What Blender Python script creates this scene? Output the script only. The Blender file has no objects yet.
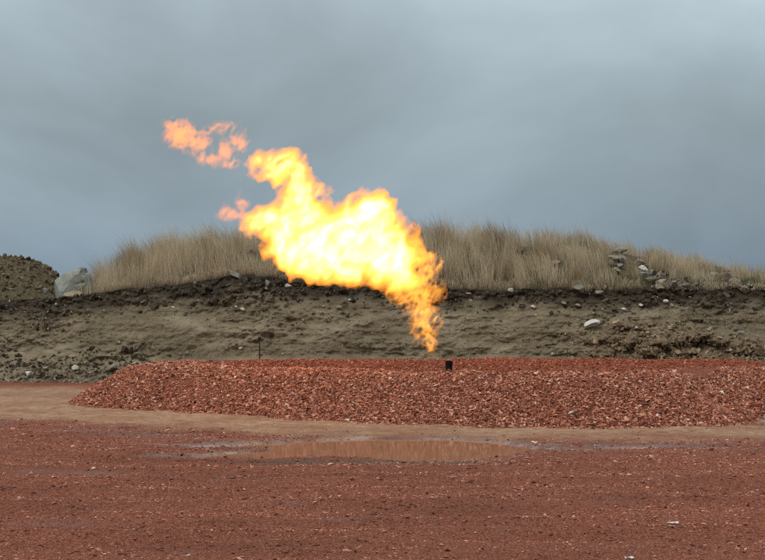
import bpy, math
import numpy as np
from mathutils import Vector

# ---------------------------------------------------------------- camera, sky, sun, exposure
scene = bpy.context.scene
col = scene.collection
CAM_Z, FPX, HOR = 1.7, 1800.0, 295.0          # eye height, focal length in photo pixels, horizon row

cam_d = bpy.data.cameras.new('camera')
cam_d.sensor_width = 36.0
cam_d.lens = 36.0 * FPX / 765.0
cam_d.clip_start, cam_d.clip_end = 0.1, 9000.0
cam = bpy.data.objects.new('camera', cam_d)
cam.location = (0, 0, CAM_Z)
cam.rotation_euler = (math.radians(90) + math.atan((HOR - 280.0) / FPX), 0, 0)
col.objects.link(cam)
scene.camera = cam

SUN_EL, SUN_AZ = math.radians(48), math.radians(-140)   # from behind the camera, a little to the left
world = bpy.data.worlds.new('World')
scene.world = world
world.use_nodes = True
wn, wl = world.node_tree.nodes, world.node_tree.links
wn.clear()


def N(nodes, kind, **kw):
    n = nodes.new(kind)
    for k, v in kw.items():
        if k in n.inputs.keys():
            n.inputs[k].default_value = v
        else:
            setattr(n, k, v)
    return n


def ramp(nodes, stops, interp='LINEAR'):
    r = nodes.new('ShaderNodeValToRGB')
    r.color_ramp.interpolation = interp
    e = r.color_ramp.elements
    while len(e) < len(stops):
        e.new(0.5)
    for el, (p, c) in zip(e, stops):
        el.position = p
        el.color = (*c, 1) if len(c) == 3 else c
    return r


def math_node(nodes, links, op, a, b=None, clamp=False):
    m = nodes.new('ShaderNodeMath')
    m.operation = op
    m.use_clamp = clamp
    for i, v in enumerate((a, b)):
        if v is None:
            continue
        if isinstance(v, (int, float)):
            m.inputs[i].default_value = v
        else:
            links.new(v, m.inputs[i])
    return m.outputs[0]


sky = N(wn, 'ShaderNodeTexSky', sky_type='NISHITA', sun_disc=False)
sky.sun_elevation, sky.sun_rotation = SUN_EL, SUN_AZ
sky.air_density, sky.dust_density = 1.5, 3.0
bg_sky = N(wn, 'ShaderNodeBackground', Strength=0.08)
wl.new(sky.outputs[0], bg_sky.inputs['Color'])
tc = wn.new('ShaderNodeTexCoord')
sep = wn.new('ShaderNodeSeparateXYZ')
wl.new(tc.outputs['Generated'], sep.inputs[0])
zc = math_node(wn, wl, 'MAXIMUM', sep.outputs['Z'], 0.0)
den = math_node(wn, wl, 'ADD', zc, 0.90)
comb = wn.new('ShaderNodeCombineXYZ')            # the cloud deck: a level layer seen from below
wl.new(math_node(wn, wl, 'DIVIDE', sep.outputs['X'], den), comb.inputs['X'])
wl.new(math_node(wn, wl, 'DIVIDE', sep.outputs['Y'], den), comb.inputs['Y'])
comb.inputs['Z'].default_value = 14.2
n1 = N(wn, 'ShaderNodeTexNoise', Scale=3.6, Detail=6.0, Roughness=0.52, Distortion=0.5)
n2 = N(wn, 'ShaderNodeTexNoise', Scale=1.8, Detail=2.0, Roughness=0.5)
wl.new(comb.outputs[0], n1.inputs['Vector'])
wl.new(comb.outputs[0], n2.inputs['Vector'])
elev = ramp(wn, [(0.0, (0.185, 0.250, 0.315)), (0.045, (0.265, 0.342, 0.400)), (0.10, (0.345, 0.430, 0.480)),
                 (0.17, (0.475, 0.575, 0.635)), (0.5, (0.72, 0.79, 0.82)), (1.0, (0.90, 0.96, 0.98))])
wl.new(zc, elev.inputs[0])
mod = math_node(wn, wl, 'ADD', math_node(wn, wl, 'MULTIPLY', n1.outputs[0], 1.5),
                math_node(wn, wl, 'MULTIPLY', n2.outputs[0], 0.7))
mod = math_node(wn, wl, 'ADD', mod, 0.04)
mod = math_node(wn, wl, 'MINIMUM', math_node(wn, wl, 'MAXIMUM', mod, 0.62), 1.4)
vm = N(wn, 'ShaderNodeVectorMath', operation='SCALE')
wl.new(elev.outputs[0], vm.inputs[0])
wl.new(mod, vm.inputs['Scale'])
bg_cloud = N(wn, 'ShaderNodeBackground', Strength=1.0)
wl.new(vm.outputs[0], bg_cloud.inputs['Color'])
mixs = N(wn, 'ShaderNodeMixShader', Fac=0.93)    # a closed deck, a little of the sky behind it
wl.new(bg_sky.outputs[0], mixs.inputs[1])
wl.new(bg_cloud.outputs[0], mixs.inputs[2])
wo = wn.new('ShaderNodeOutputWorld')
wl.new(mixs.outputs[0], wo.inputs['Surface'])

sun_d = bpy.data.lights.new('sun', 'SUN')
sun_d.energy = 1.5
sun_d.angle = math.radians(24)
sun_d.color = (1.0, 0.96, 0.9)
sun = bpy.data.objects.new('sun', sun_d)
dirv = Vector((math.sin(SUN_AZ) * math.cos(SUN_EL), math.cos(SUN_AZ) * math.cos(SUN_EL), math.sin(SUN_EL)))
sun.rotation_euler = dirv.to_track_quat('Z', 'Y').to_euler()
sun.location = (-20, -20, 30)
col.objects.link(sun)

vs = scene.view_settings
vs.view_transform, vs.look, vs.gamma, vs.use_curve_mapping, vs.exposure = 'Standard', 'None', 1.0, False, 0.0
scene.render.engine = 'CYCLES'
scene.cycles.use_denoising = False
scene.cycles.max_bounces = 6
scene.cycles.diffuse_bounces = 3
scene.cycles.glossy_bounces = 3
scene.cycles.sample_clamp_indirect = 0.8
scene.cycles.filter_width = 1.3

# ---------------------------------------------------------------- numpy helpers
rng = np.random.default_rng(7)
_perm = np.random.default_rng(3).permutation(256)
_perm = np.concatenate([_perm, _perm, _perm]).astype(np.int64)
_g = np.random.default_rng(5).normal(size=(256, 3))
_g /= np.linalg.norm(_g, axis=1)[:, None]


def perlin(x, y, z=0.0):
    x, y, z = np.broadcast_arrays(np.asarray(x, float), np.asarray(y, float), np.asarray(z, float))
    sh = x.shape
    p = np.stack([x.ravel(), y.ravel(), z.ravel()], 1)
    i = np.floor(p).astype(np.int64)
    f = p - i
    i &= 255
    u = f * f * f * (f * (f * 6 - 15) + 10)
    out = 0
    for dx in (0, 1):
        wx = u[:, 0] if dx else 1 - u[:, 0]
        hx = _perm[i[:, 0] + dx]
        for dy in (0, 1):
            wy = wx * (u[:, 1] if dy else 1 - u[:, 1])
            hy = _perm[hx + i[:, 1] + dy]
            for dz in (0, 1):
                w = wy * (u[:, 2] if dz else 1 - u[:, 2])
                g = _g[_perm[hy + i[:, 2] + dz] & 255]
                out = out + w * (g[:, 0] * (f[:, 0] - dx) + g[:, 1] * (f[:, 1] - dy) + g[:, 2] * (f[:, 2] - dz))
    return (out * 1.5).reshape(sh)


def fbm(x, y, z=0.0, octv=4, rough=0.5, billow=False):
    s, a = 0, 1.0
    tot = 0
    for k in range(octv):
        n = perlin(x * 2 ** k + 17.3 * k, y * 2 ** k + 5.1 * k, np.asarray(z) * 2 ** k + 9.7 * k)
        s = s + a * (np.abs(n) * 2 - 0.5 if billow else n)
        tot += a
        a *= rough
    return s / tot


def sstep(a, b, v):
    t = np.clip((v - a) / (b - a), 0, 1)
    return t * t * (3 - 2 * t)


def gx(px, Y):
    return (px - 382.5) / FPX * Y


def gz(py, Y):
    return CAM_Z - (py - HOR) / FPX * Y


def gY(py):
    return FPX * CAM_Z / (py - HOR)


def tag(o, label=None, cat=None, group=None, kind=None):
    for k, v in (('label', label), ('category', cat), ('group', group), ('kind', kind)):
        if v:
            o[k] = v
    return o


def mesh_obj(name, verts, faces, mat, parent=None, smooth=False, attrs=None, loc=None):
    verts = np.asarray(verts, np.float32)
    faces = np.asarray(faces, np.int32)
    me = bpy.data.meshes.new(name)
    k = faces.shape[1]
    me.vertices.add(len(verts))
    me.vertices.foreach_set('co', verts.ravel())
    me.loops.add(faces.size)
    me.loops.foreach_set('vertex_index', faces.ravel())
    me.polygons.add(len(faces))
    me.polygons.foreach_set('loop_start', np.arange(0, faces.size, k, dtype=np.int32))
    me.polygons.foreach_set('use_smooth', np.full(len(faces), smooth, dtype=bool))
    for an, av in (attrs or {}).items():
        at = me.attributes.new(an, 'FLOAT', 'POINT')
        at.data.foreach_set('value', np.asarray(av, np.float32).ravel())
    me.update(calc_edges=True)
    me.validate()
    me.materials.append(mat)
    o = bpy.data.objects.new(name, me)
    if loc is not None:
        o.location = loc
    o.parent = parent
    col.objects.link(o)
    return o


def grid_faces(nr, nc):
    a = (np.arange(nr - 1)[:, None] * nc + np.arange(nc - 1)[None, :]).ravel()
    return np.stack([a, a + 1, a + nc + 1, a + nc], 1)


def empty(name, loc):
    e = bpy.data.objects.new(name, None)
    e.location = loc
    e.empty_display_size = 0.2
    col.objects.link(e)
    return e


def rand_rot(n, r):
    q = r.normal(size=(n, 4))
    q /= np.linalg.norm(q, axis=1)[:, None]
    w, x, y, z = q.T
    return np.stack([np.stack([1 - 2 * (y * y + z * z), 2 * (x * y - z * w), 2 * (x * z + y * w)], 1),
                     np.stack([2 * (x * y + z * w), 1 - 2 * (x * x + z * z), 2 * (y * z - x * w)], 1),
                     np.stack([2 * (x * z - y * w), 2 * (y * z + x * w), 1 - 2 * (x * x + y * y)], 1)], 1)


def flat_rot(n, r, tilt):
    """random heading, tipped by about `tilt` radians"""
    a = r.uniform(0, 2 * np.pi, n)
    t = r.normal(0, tilt, n)
    b = r.uniform(0, 2 * np.pi, n)
    ca, sa = np.cos(a), np.sin(a)
    z = np.zeros(n)
    o = np.ones(n)
    Rz = np.stack([np.stack([ca, -sa, z], 1), np.stack([sa, ca, z], 1), np.stack([z, z, o], 1)], 1)
    ct, st = np.cos(t), np.sin(t)
    kx, ky = np.cos(b), np.sin(b)
    v = 1 - ct
    Rt = np.stack([np.stack([ct + kx * kx * v, kx * ky * v, ky * st], 1),
                   np.stack([kx * ky * v, ct + ky * ky * v, -kx * st], 1),
                   np.stack([-ky * st, kx * st, ct], 1)], 1)
    return Rt @ Rz


OCT_V = np.array([(1, 0, 0), (-1, 0, 0), (0, 1, 0), (0, -1, 0), (0, 0, 1), (0, 0, -1)], float)
OCT_F = np.array([(0, 2, 4), (2, 1, 4), (1, 3, 4), (3, 0, 4), (2, 0, 5), (1, 2, 5), (3, 1, 5), (0, 3, 5)])
BOX_V = np.array([(-1, -1, -1), (1, -1, -1), (1, 1, -1), (-1, 1, -1), (-1, -1, 1), (1, -1, 1), (1, 1, 1), (-1, 1, 1)], float) * 0.72
BOX_F = np.array([(0, 2, 1), (0, 3, 2), (4, 5, 6), (4, 6, 7), (0, 1, 5), (0, 5, 4), (1, 2, 6), (1, 6, 5),
                  (2, 3, 7), (2, 7, 6), (3, 0, 4), (3, 4, 7)])


def chips(pos, size, r, shape='oct', tilt=None, aspect=(1.0, 0.7, 0.42), jit=0.35):
    """many small angular stones; each has its own random shape"""
    n = len(pos)
    V, F = {'oct': (OCT_V, OCT_F), 'box': (BOX_V, BOX_F), 'tet': (TET_V, TET_F)}[shape]
    asp = np.array(aspect)[None, :] * r.uniform(0.7, 1.3, (n, 3))
    v = V[None] * (1 + r.uniform(-jit, jit, (n, len(V), 1))) + r.normal(0, jit * 0.35, (n, len(V), 3))
    v = v * asp[:, None, :] * size[:, None, None] * 0.5
    R = rand_rot(n, r) if tilt is None else flat_rot(n, r, tilt)
    v = np.einsum('nij,nvj->nvi', R, v) + pos[:, None, :]
    f = F[None] + (np.arange(n) * len(V))[:, None, None]
    return v.reshape(-1, 3), f.reshape(-1, 3)


# ---------------------------------------------------------------- materials
def new_mat(name):
    m = bpy.data.materials.new(name)
    m.use_nodes = True
    nt = m.node_tree
    b = nt.nodes['Principled BSDF']
    b.inputs['Specular IOR Level'].default_value = 0.06
    return m, nt.nodes, nt.links, b


def mixc(nodes, links, fac, a, b):
    m = nodes.new('ShaderNodeMix')
    m.data_type = 'RGBA'
    for sock, v in ((m.inputs[0], fac), (m.inputs[6], a), (m.inputs[7], b)):
        if isinstance(v, (int, float)):
            sock.default_value = v
        elif isinstance(v, tuple):
            sock.default_value = (*v, 1)
        else:
            links.new(v, sock)
    return m.outputs[2]


def attr(nodes, name):
    a = nodes.new('ShaderNodeAttribute')
    a.attribute_name = name
    return a.outputs['Fac']


def noise(nodes, links, scale, detail=4.0, rough=0.55, vec=None, dist=0.0):
    n = N(nodes, 'ShaderNodeTexNoise', Scale=scale, Detail=detail, Roughness=rough, Distortion=dist)
    if vec is None:
        t = nodes.new('ShaderNodeTexCoord')
        vec = t.outputs['Object']
    links.new(vec, n.inputs['Vector'])
    return n.outputs['Fac']


def bump(nodes, links, b, h, strength, dist):
    bp = N(nodes, 'ShaderNodeBump', Strength=strength, Distance=dist)
    links.new(h, bp.inputs['Height'])
    links.new(bp.outputs[0], b.inputs['Normal'])


def stone_mat(name, stops, rough=0.85, nscale=6.0, dark=(0.5, 0.5, 0.5), drift=None):
    """random colour per stone from `stops`, with grain"""
    m, nd, lk, b = new_mat(name)
    g = nd.new('ShaderNodeNewGeometry')
    r = ramp(nd, stops)
    lk.new(g.outputs['Random Per Island'], r.inputs[0])
    n = noise(nd, lk, nscale, 5.0, 0.6)
    rr = ramp(nd, [(0.3, dark), (0.7, (1.15, 1.15, 1.15))])
    lk.new(n, rr.inputs[0])
    mm = nd.new('ShaderNodeMix')
    mm.data_type = 'RGBA'
    mm.blend_type = 'MULTIPLY'
    mm.inputs[0].default_value = 1.0
    lk.new(r.outputs[0], mm.inputs[6])
    lk.new(rr.outputs[0], mm.inputs[7])
    c = mm.outputs[2]
    if drift:                                   # damp brown stretches along the wheel tracks
        mp = N(nd, 'ShaderNodeMapping')
        mp.inputs['Scale'].default_value = (0.22, 1.0, 1.0)
        lk.new(nd.new('ShaderNodeTexCoord').outputs['Object'], mp.inputs['Vector'])
        dn = noise(nd, lk, 1.7, 5.0, 0.62, mp.outputs[0], 0.6)
        dr = ramp(nd, [(0.46, (0, 0, 0)), (0.60, (0.85, 0.85, 0.85))])
        lk.new(dn, dr.inputs[0])
        c = mixc(nd, lk, dr.outputs[0], c, drift)
    lk.new(c, b.inputs['Base Color'])
    b.inputs['Roughness'].default_value = rough
    bump(nd, lk, b, n, 0.5, 0.02)
    return m


RED = [(0.0, (0.075, 0.024, 0.013)), (0.15, (0.17, 0.050, 0.028)), (0.42, (0.31, 0.093, 0.050)), (0.68, (0.42, 0.143, 0.078)),
       (0.88, (0.52, 0.215, 0.125)), (0.975, (0.62, 0.34, 0.23)), (1.0, (0.54, 0.43, 0.31))]
M_chip = stone_mat('scoria_chip', [(p, (c[0] * 1.22, c[1] * 1.36, c[2] * 1.55)) for p, c in RED], 0.8, 30.0, drift=(0.135, 0.052, 0.036))
M_fine_flamelit = stone_mat('fine_flamelit_chip', [(0.0, (0.15, 0.04, 0.02)), (0.4, (0.36, 0.092, 0.048)), (0.8, (0.49, 0.145, 0.078)), (1.0, (0.60, 0.27, 0.17))], 0.75, 30.0)  # oranger palette: the flame's glow on the rear strip, put into colour
M_pilechip = stone_mat('scoria_pile_chip', [(p, (c[0] * 1.2, c[1] * 1.34, c[2] * 1.48)) for p, c in RED], 0.75, 25.0)


def ground_material():
    m, nd, lk, b = new_mat('scoria_ground')
    tco = nd.new('ShaderNodeTexCoord').outputs['Object']
    fine = noise(nd, lk, 55.0, 5.0, 0.7, tco)
    mid = noise(nd, lk, 6.0, 5.0, 0.6, tco)
    big = noise(nd, lk, 0.55, 4.0, 0.6, tco)
    red = ramp(nd, [(0.30, (0.07, 0.022, 0.013)), (0.45, (0.19, 0.056, 0.033)), (0.57, (0.31, 0.095, 0.056)), (0.72, (0.52, 0.21, 0.13))])
    lk.new(fine, red.inputs[0])
    vo = N(nd, 'ShaderNodeTexVoronoi', Scale=90.0)
    lk.new(tco, vo.inputs['Vector'])
    vsep = nd.new('ShaderNodeSeparateColor')
    lk.new(vo.outputs['Color'], vsep.inputs[0])
    vr = ramp(nd, RED)
    lk.new(vsep.outputs[0], vr.inputs[0])
    red2 = ramp(nd, [(0.3, (0.15, 0.056, 0.041)), (0.65, (0.38, 0.128, 0.084))])
    lk.new(mid, red2.inputs[0])
    c = mixc(nd, lk, 0.5, red.outputs[0], red2.outputs[0])
    c = mixc(nd, lk, 0.55, c, vr.outputs[0])
    bf = ramp(nd, [(0.35, (0, 0, 0)), (0.65, (1, 1, 1))])
    lk.new(big, bf.inputs[0])
    c = mixc(nd, lk, math_node(nd, lk, 'MULTIPLY', bf.outputs[0], 0.35), c, (0.17, 0.072, 0.046))
    tan = ramp(nd, [(0.28, (0.32, 0.155, 0.092)), (0.5, (0.47, 0.285, 0.178)), (0.72, (0.58, 0.40, 0.265))])
    lk.new(mid, tan.inputs[0])
    c = mixc(nd, lk, attr(nd, 'tan'), c, tan.outputs[0])
    c = mixc(nd, lk, attr(nd, 'painted_glint'), c, (0.62, 0.47, 0.40))  # glints of wet margins put into the ground colour as a pale tone
    c = mixc(nd, lk, attr(nd, 'grey'), c, (0.135, 0.115, 0.085))
    c = mixc(nd, lk, math_node(nd, lk, 'MULTIPLY', attr(nd, 'wet'), 0.55), c, (0.09, 0.045, 0.035))
    lk.new(c, b.inputs['Base Color'])
    rr = N(nd, 'ShaderNodeMapRange')
    rr.inputs['To Min'].default_value = 0.9
    rr.inputs['To Max'].default_value = 0.3
    lk.new(attr(nd, 'wet'), rr.inputs['Value'])
    lk.new(rr.outputs[0], b.inputs['Roughness'])
    lk.new(math_node(nd, lk, 'ADD', math_node(nd, lk, 'MULTIPLY', attr(nd, 'wet'), 0.42), 0.05), b.inputs['Specular IOR Level'])
    h = math_node(nd, lk, 'ADD', fine, math_node(nd, lk, 'MULTIPLY', mid, 1.5))
    h = math_node(nd, lk, 'SUBTRACT', h, math_node(nd, lk, 'MULTIPLY', vo.outputs['Distance'], 0.8))
    bump(nd, lk, b, h, 0.9, 0.03)
    return m


def bank_material():
    m, nd, lk, b = new_mat('bank_soil')
    tco = nd.new('ShaderNodeTexCoord').outputs['Object']
    mp = N(nd, 'ShaderNodeMapping')
    mp.inputs['Scale'].default_value = (0.5, 1, 1.1)
    mp.inputs['Rotation'].default_value = (0, 0.25, 0)
    lk.new(tco, mp.inputs['Vector'])
    st = noise(nd, lk, 2.6, 8.0, 0.62, mp.outputs[0], 0.4)
    fine = noise(nd, lk, 22.0, 6.0, 0.7, tco)
    sub = ramp(nd, [(0.30, (0.145, 0.106, 0.060)), (0.44, (0.275, 0.21, 0.126)), (0.57, (0.42, 0.335, 0.216)), (0.72, (0.57, 0.475, 0.335))])
    lk.new(st, sub.inputs[0])
    dmp = ramp(nd, [(0.42, (0, 0, 0)), (0.66, (0.6, 0.6, 0.6))])
    lk.new(noise(nd, lk, 0.75, 5.0, 0.6, mp.outputs[0], 0.8), dmp.inputs[0])
    f2 = ramp(nd, [(0.3, (0.14, 0.11, 0.07)), (0.7, (0.38, 0.32, 0.225))])
    lk.new(fine, f2.inputs[0])
    f3 = ramp(nd, [(0.3, (0.10, 0.076, 0.046)), (0.7, (0.24, 0.19, 0.122))])
    lk.new(fine, f3.inputs[0])
    c = mixc(nd, lk, 0.4, sub.outputs[0], f2.outputs[0])
    c = mixc(nd, lk, dmp.outputs[0], c, f3.outputs[0])
    br = ramp(nd, [(0.3, (0.14, 0.10, 0.06)), (0.7, (0.32, 0.235, 0.148))])
    lk.new(fine, br.inputs[0])
    c = mixc(nd, lk, attr(nd, 'slump'), c, br.outputs[0])
    top = ramp(nd, [(0.3, (0.04, 0.031, 0.022)), (0.7, (0.115, 0.088, 0.062))])
    lk.new(fine, top.inputs[0])
    c = mixc(nd, lk, attr(nd, 'topsoil'), c, top.outputs[0])
    th = ramp(nd, [(0.3, (0.075, 0.056, 0.034)), (0.7, (0.18, 0.14, 0.085))])
    lk.new(fine, th.inputs[0])
    c = mixc(nd, lk, attr(nd, 'thatch'), c, th.outputs[0])
    lk.new(c, b.inputs['Base Color'])
    b.inputs['Roughness'].default_value = 0.95
    b.inputs['Specular IOR Level'].default_value = 0.1
    grit = noise(nd, lk, 55.0, 4.0, 0.7, tco)
    hh = math_node(nd, lk, 'ADD', math_node(nd, lk, 'ADD', fine, st), math_node(nd, lk, 'MULTIPLY', grit, 0.5))
    bump(nd, lk, b, hh, 1.0, 0.07)
    return m


M_ground = ground_material()
M_bank = bank_material()
M_clod_dark = stone_mat('dark_clod', [(0, (0.035, 0.027, 0.019)), (0.6, (0.075, 0.058, 0.041)), (1, (0.12, 0.096, 0.07))], 0.95, 25.0)
M_clod = stone_mat('grey_clod', [(0, (0.11, 0.086, 0.055)), (0.6, (0.22, 0.18, 0.122)), (1, (0.34, 0.29, 0.21))], 0.95, 25.0)
M_clod_brown = stone_mat('brown_clod', [(0, (0.13, 0.092, 0.056)), (0.6, (0.24, 0.172, 0.106)), (1, (0.35, 0.255, 0.162))], 0.95, 25.0)
M_heap_clod = stone_mat('heap_clod', [(0, (0.06, 0.046, 0.028)), (0.6, (0.135, 0.107, 0.066)), (1, (0.22, 0.18, 0.115))], 0.95, 25.0)
M_pebble = stone_mat('pale_pebble', [(0, (0.26, 0.22, 0.17)), (0.6, (0.42, 0.38, 0.31)), (1, (0.62, 0.59, 0.52))], 0.85, 20.0)


def rock_mat(name, a, b_, lichen, nscale=7.0):
    m, nd, lk, b = new_mat(name)
    n = noise(nd, lk, nscale, 6.0, 0.62)
    r = ramp(nd, [(0.32, a), (0.62, b_)])
    lk.new(n, r.inputs[0])
    n2 = noise(nd, lk, nscale * 0.55, 5.0, 0.65)
    r2 = ramp(nd, [(0.56, (0, 0, 0)), (0.66, (1, 1, 1))])
    lk.new(n2, r2.inputs[0])
    c = mixc(nd, lk, math_node(nd, lk, 'MULTIPLY', r2.outputs[0], 0.7), r.outputs[0], lichen)
    lk.new(c, b.inputs['Base Color'])
    b.inputs['Roughness'].default_value = 0.85
    n3 = noise(nd, lk, 30.0, 5.0, 0.7)
    bump(nd, lk, b, n3, 0.5, 0.02)
    return m


M_rock_pale = rock_mat('pale_green_granite', (0.165, 0.175, 0.15), (0.265, 0.275, 0.24), (0.19, 0.20, 0.145))
M_rock_white = rock_mat('whitish_limestone', (0.40, 0.38, 0.33), (0.62, 0.60, 0.54), (0.34, 0.31, 0.25))
M_rock_grey = rock_mat('grey_fieldstone', (0.13, 0.125, 0.105), (0.26, 0.25, 0.215), (0.14, 0.125, 0.09))
M_rock_tan = rock_mat('tan_fieldstone', (0.17, 0.135, 0.095), (0.31, 0.26, 0.19), (0.15, 0.11, 0.075))
M_rock_brown = rock_mat('brown_fieldstone', (0.08, 0.062, 0.045), (0.16, 0.13, 0.095), (0.06, 0.048, 0.034))


def grass_mat(name, root, stops, dull):
    m, nd, lk, b = new_mat(name)
    g = nd.new('ShaderNodeNewGeometry')
    r = ramp(nd, stops)
    lk.new(g.outputs['Random Per Island'], r.inputs[0])
    c = mixc(nd, lk, attr(nd, 'along'), root, r.outputs[0])
    c = mixc(nd, lk, attr(nd, 'tone'), c, dull)
    t = nd.new('ShaderNodeBsdfTranslucent')
    lk.new(c, t.inputs[0])
    lk.new(c, b.inputs['Base Color'])
    b.inputs['Roughness'].default_value = 0.8
    b.inputs['Specular IOR Level'].default_value = 0.12
    mx = N(nd, 'ShaderNodeMixShader', Fac=0.5)
    lk.new(b.outputs[0], mx.inputs[1])
    lk.new(t.outputs[0], mx.inputs[2])
    lk.new(mx.outputs[0], nd['Material Output'].inputs['Surface'])
    return m


M_dry = grass_mat('dry_grass_blade', (0.58, 0.475, 0.345),
                  [(0, (0.30, 0.225, 0.13)), (0.3, (0.46, 0.36, 0.22)), (0.7, (0.62, 0.51, 0.345)), (1, (0.74, 0.65, 0.49))], (0.24, 0.17, 0.095))
M_green = grass_mat('green_grass_blade', (0.09, 0.095, 0.04),
                    [(0, (0.06, 0.085, 0.03)), (0.6, (0.105, 0.135, 0.045)), (1, (0.17, 0.18, 0.075))], (0.12, 0.12, 0.06))


def simple(name, c, rough, metal=0.0):
    m, nd, lk, b = new_mat(name)
    n = noise(nd, lk, 18.0, 5.0, 0.65)
    r = ramp(nd, [(0.3, tuple(v * 0.6 for v in c)), (0.7, tuple(v * 1.2 for v in c))])
    lk.new(n, r.inputs[0])
    lk.new(r.outputs[0], b.inputs['Base Color'])
    b.inputs['Roughness'].default_value = rough
    b.inputs['Metallic'].default_value = metal
    return m


M_soot = simple('sooty_steel', (0.012, 0.011, 0.011), 0.75, 0.2)
M_rust = simple('rusty_steel', (0.05, 0.03, 0.022), 0.8, 0.3)
M_stake = simple('weathered_dark_stake', (0.03, 0.026, 0.022), 0.8)
M_litter = simple('white_scrap', (0.72, 0.70, 0.66), 0.7)


def water_mat():
    m, nd, lk, b = new_mat('muddy_water')
    b.inputs['Base Color'].default_value = (0.30, 0.15, 0.08, 1)
    b.inputs['Roughness'].default_value = 0.06
    b.inputs['IOR'].default_value = 1.33
    b.inputs['Specular IOR Level'].default_value = 0.5
    mp = N(nd, 'ShaderNodeMapping')
    mp.inputs['Scale'].default_value = (1.0, 0.6, 1)
    lk.new(nd.new('ShaderNodeTexCoord').outputs['Object'], mp.inputs['Vector'])
    n = noise(nd, lk, 9.0, 3.0, 0.5, mp.outputs[0])
    bump(nd, lk, b, n, 0.04, 0.01)
    return m


M_water = water_mat()


def flame_mat(name, c, k, soot):
    m = bpy.data.materials.new(name)
    m.use_nodes = True
    nd, lk = m.node_tree.nodes, m.node_tree.links
    nd.clear()
    e = N(nd, 'ShaderNodeEmission', Strength=k)
    e.inputs['Color'].default_value = (*c, 1)
    o = nd.new('ShaderNodeOutputMaterial')
    a = N(nd, 'ShaderNodeVolumeAbsorption', Density=soot)
    a.inputs['Color'].default_value = (0, 0, 0, 1)
    ad = nd.new('ShaderNodeAddShader')
    lk.new(e.outputs[0], ad.inputs[0])
    lk.new(a.outputs[0], ad.inputs[1])
    lk.new(ad.outputs[0], o.inputs['Volume'])
    return m


M_flame = flame_mat('orange_flame', (1.0, 0.31, 0.035), 5.0, 2.6)
M_layers = [flame_mat('amber_flame_layer', (1.0, 0.44, 0.055), 4.2, 1.5), flame_mat('yellow_flame_layer', (1.0, 0.60, 0.10), 4.6, 1.0),
            flame_mat('pale_yellow_flame_layer', (1.0, 0.80, 0.36), 6.5, 0.4),
            flame_mat('white_hot_flame_layer', (1.0, 0.90, 0.58), 8.0, 0.1)]
M_foot = flame_mat('amber_flame_foot', (1.0, 0.33, 0.04), 3.4, 1.0)
M_foot_hot = flame_mat('bright_flame_foot', (1.0, 0.45, 0.06), 5.0, 0.8)
M_wisp = flame_mat('salmon_flame_wisp', (1.0, 0.25, 0.05), 1.7, 0.8)
M_wisp_hot = flame_mat('orange_flame_wisp', (1.0, 0.34, 0.06), 2.8, 1.0)

# ---------------------------------------------------------------- ground
TAN_X = [-12, -5.2, -3.7, -1.88, 0.2, 2.07, 3.7, 4.6, 9]
TAN_Y = [25.4, 24.6, 23.6, 22.3, 21.5, 21.0, 21.1, 21.6, 22.5]
PILE_POLY = np.array([(-4.95, 28.5), (-4.75, 27.75), (-3.6, 26.6), (-2.16, 25.55), (-0.9, 24.55), (0.23, 23.7), (1.3, 23.2), (2.27, 23.0),
                      (3.5, 23.1), (4.55, 23.5), (5.15, 24.9), (6.8, 26.2), (8.4, 27.4), (8.4, 29.5), (6.0, 31.3), (2.0, 31.6), (-1.5, 31.4), (-3.6, 30.9), (-4.6, 29.6)])
WATER_Z = -0.035


def poly_sd(x, y, poly):
    d = np.full(x.shape, 1e9)
    inside = np.zeros(x.shape, bool)
    for (ax, ay), (bx, by) in zip(poly, np.roll(poly, -1, 0)):
        ex, ey = bx - ax, by - ay
        t = np.clip(((x - ax) * ex + (y - ay) * ey) / (ex * ex + ey * ey), 0, 1)
        d = np.minimum(d, np.hypot(x - ax - t * ex, y - ay - t * ey))
        c = ((ay > y) != (by > y)) & (x < (bx - ax) * (y - ay) / (by - ay + 1e-12) + ax)
        inside ^= c
    return np.where(inside, d, -d)


POOL = [  # centre x, y, half length, half width, depth
    (0.45, 20.2, 1.05, 1.5, 0.11), (-0.2, 20.4, 1.05, 1.25, 0.10), (0.95, 20.3, 0.8, 0.9, 0.05), (-0.95, 19.5, 0.85, 0.42, 0.055), (-1.0, 20.7, 0.8, 0.4, 0.05),
    (-1.6, 19.2, 0.9, 0.22, 0.04), (-1.5, 20.45, 0.75, 0.22, 0.035), (5.3, 24.15, 0.75, 0.60, 0.08), (2.3, 20.1, 0.8, 0.22, 0.036), (3.1, 20.2, 0.7, 0.15, 0.034)]


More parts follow.
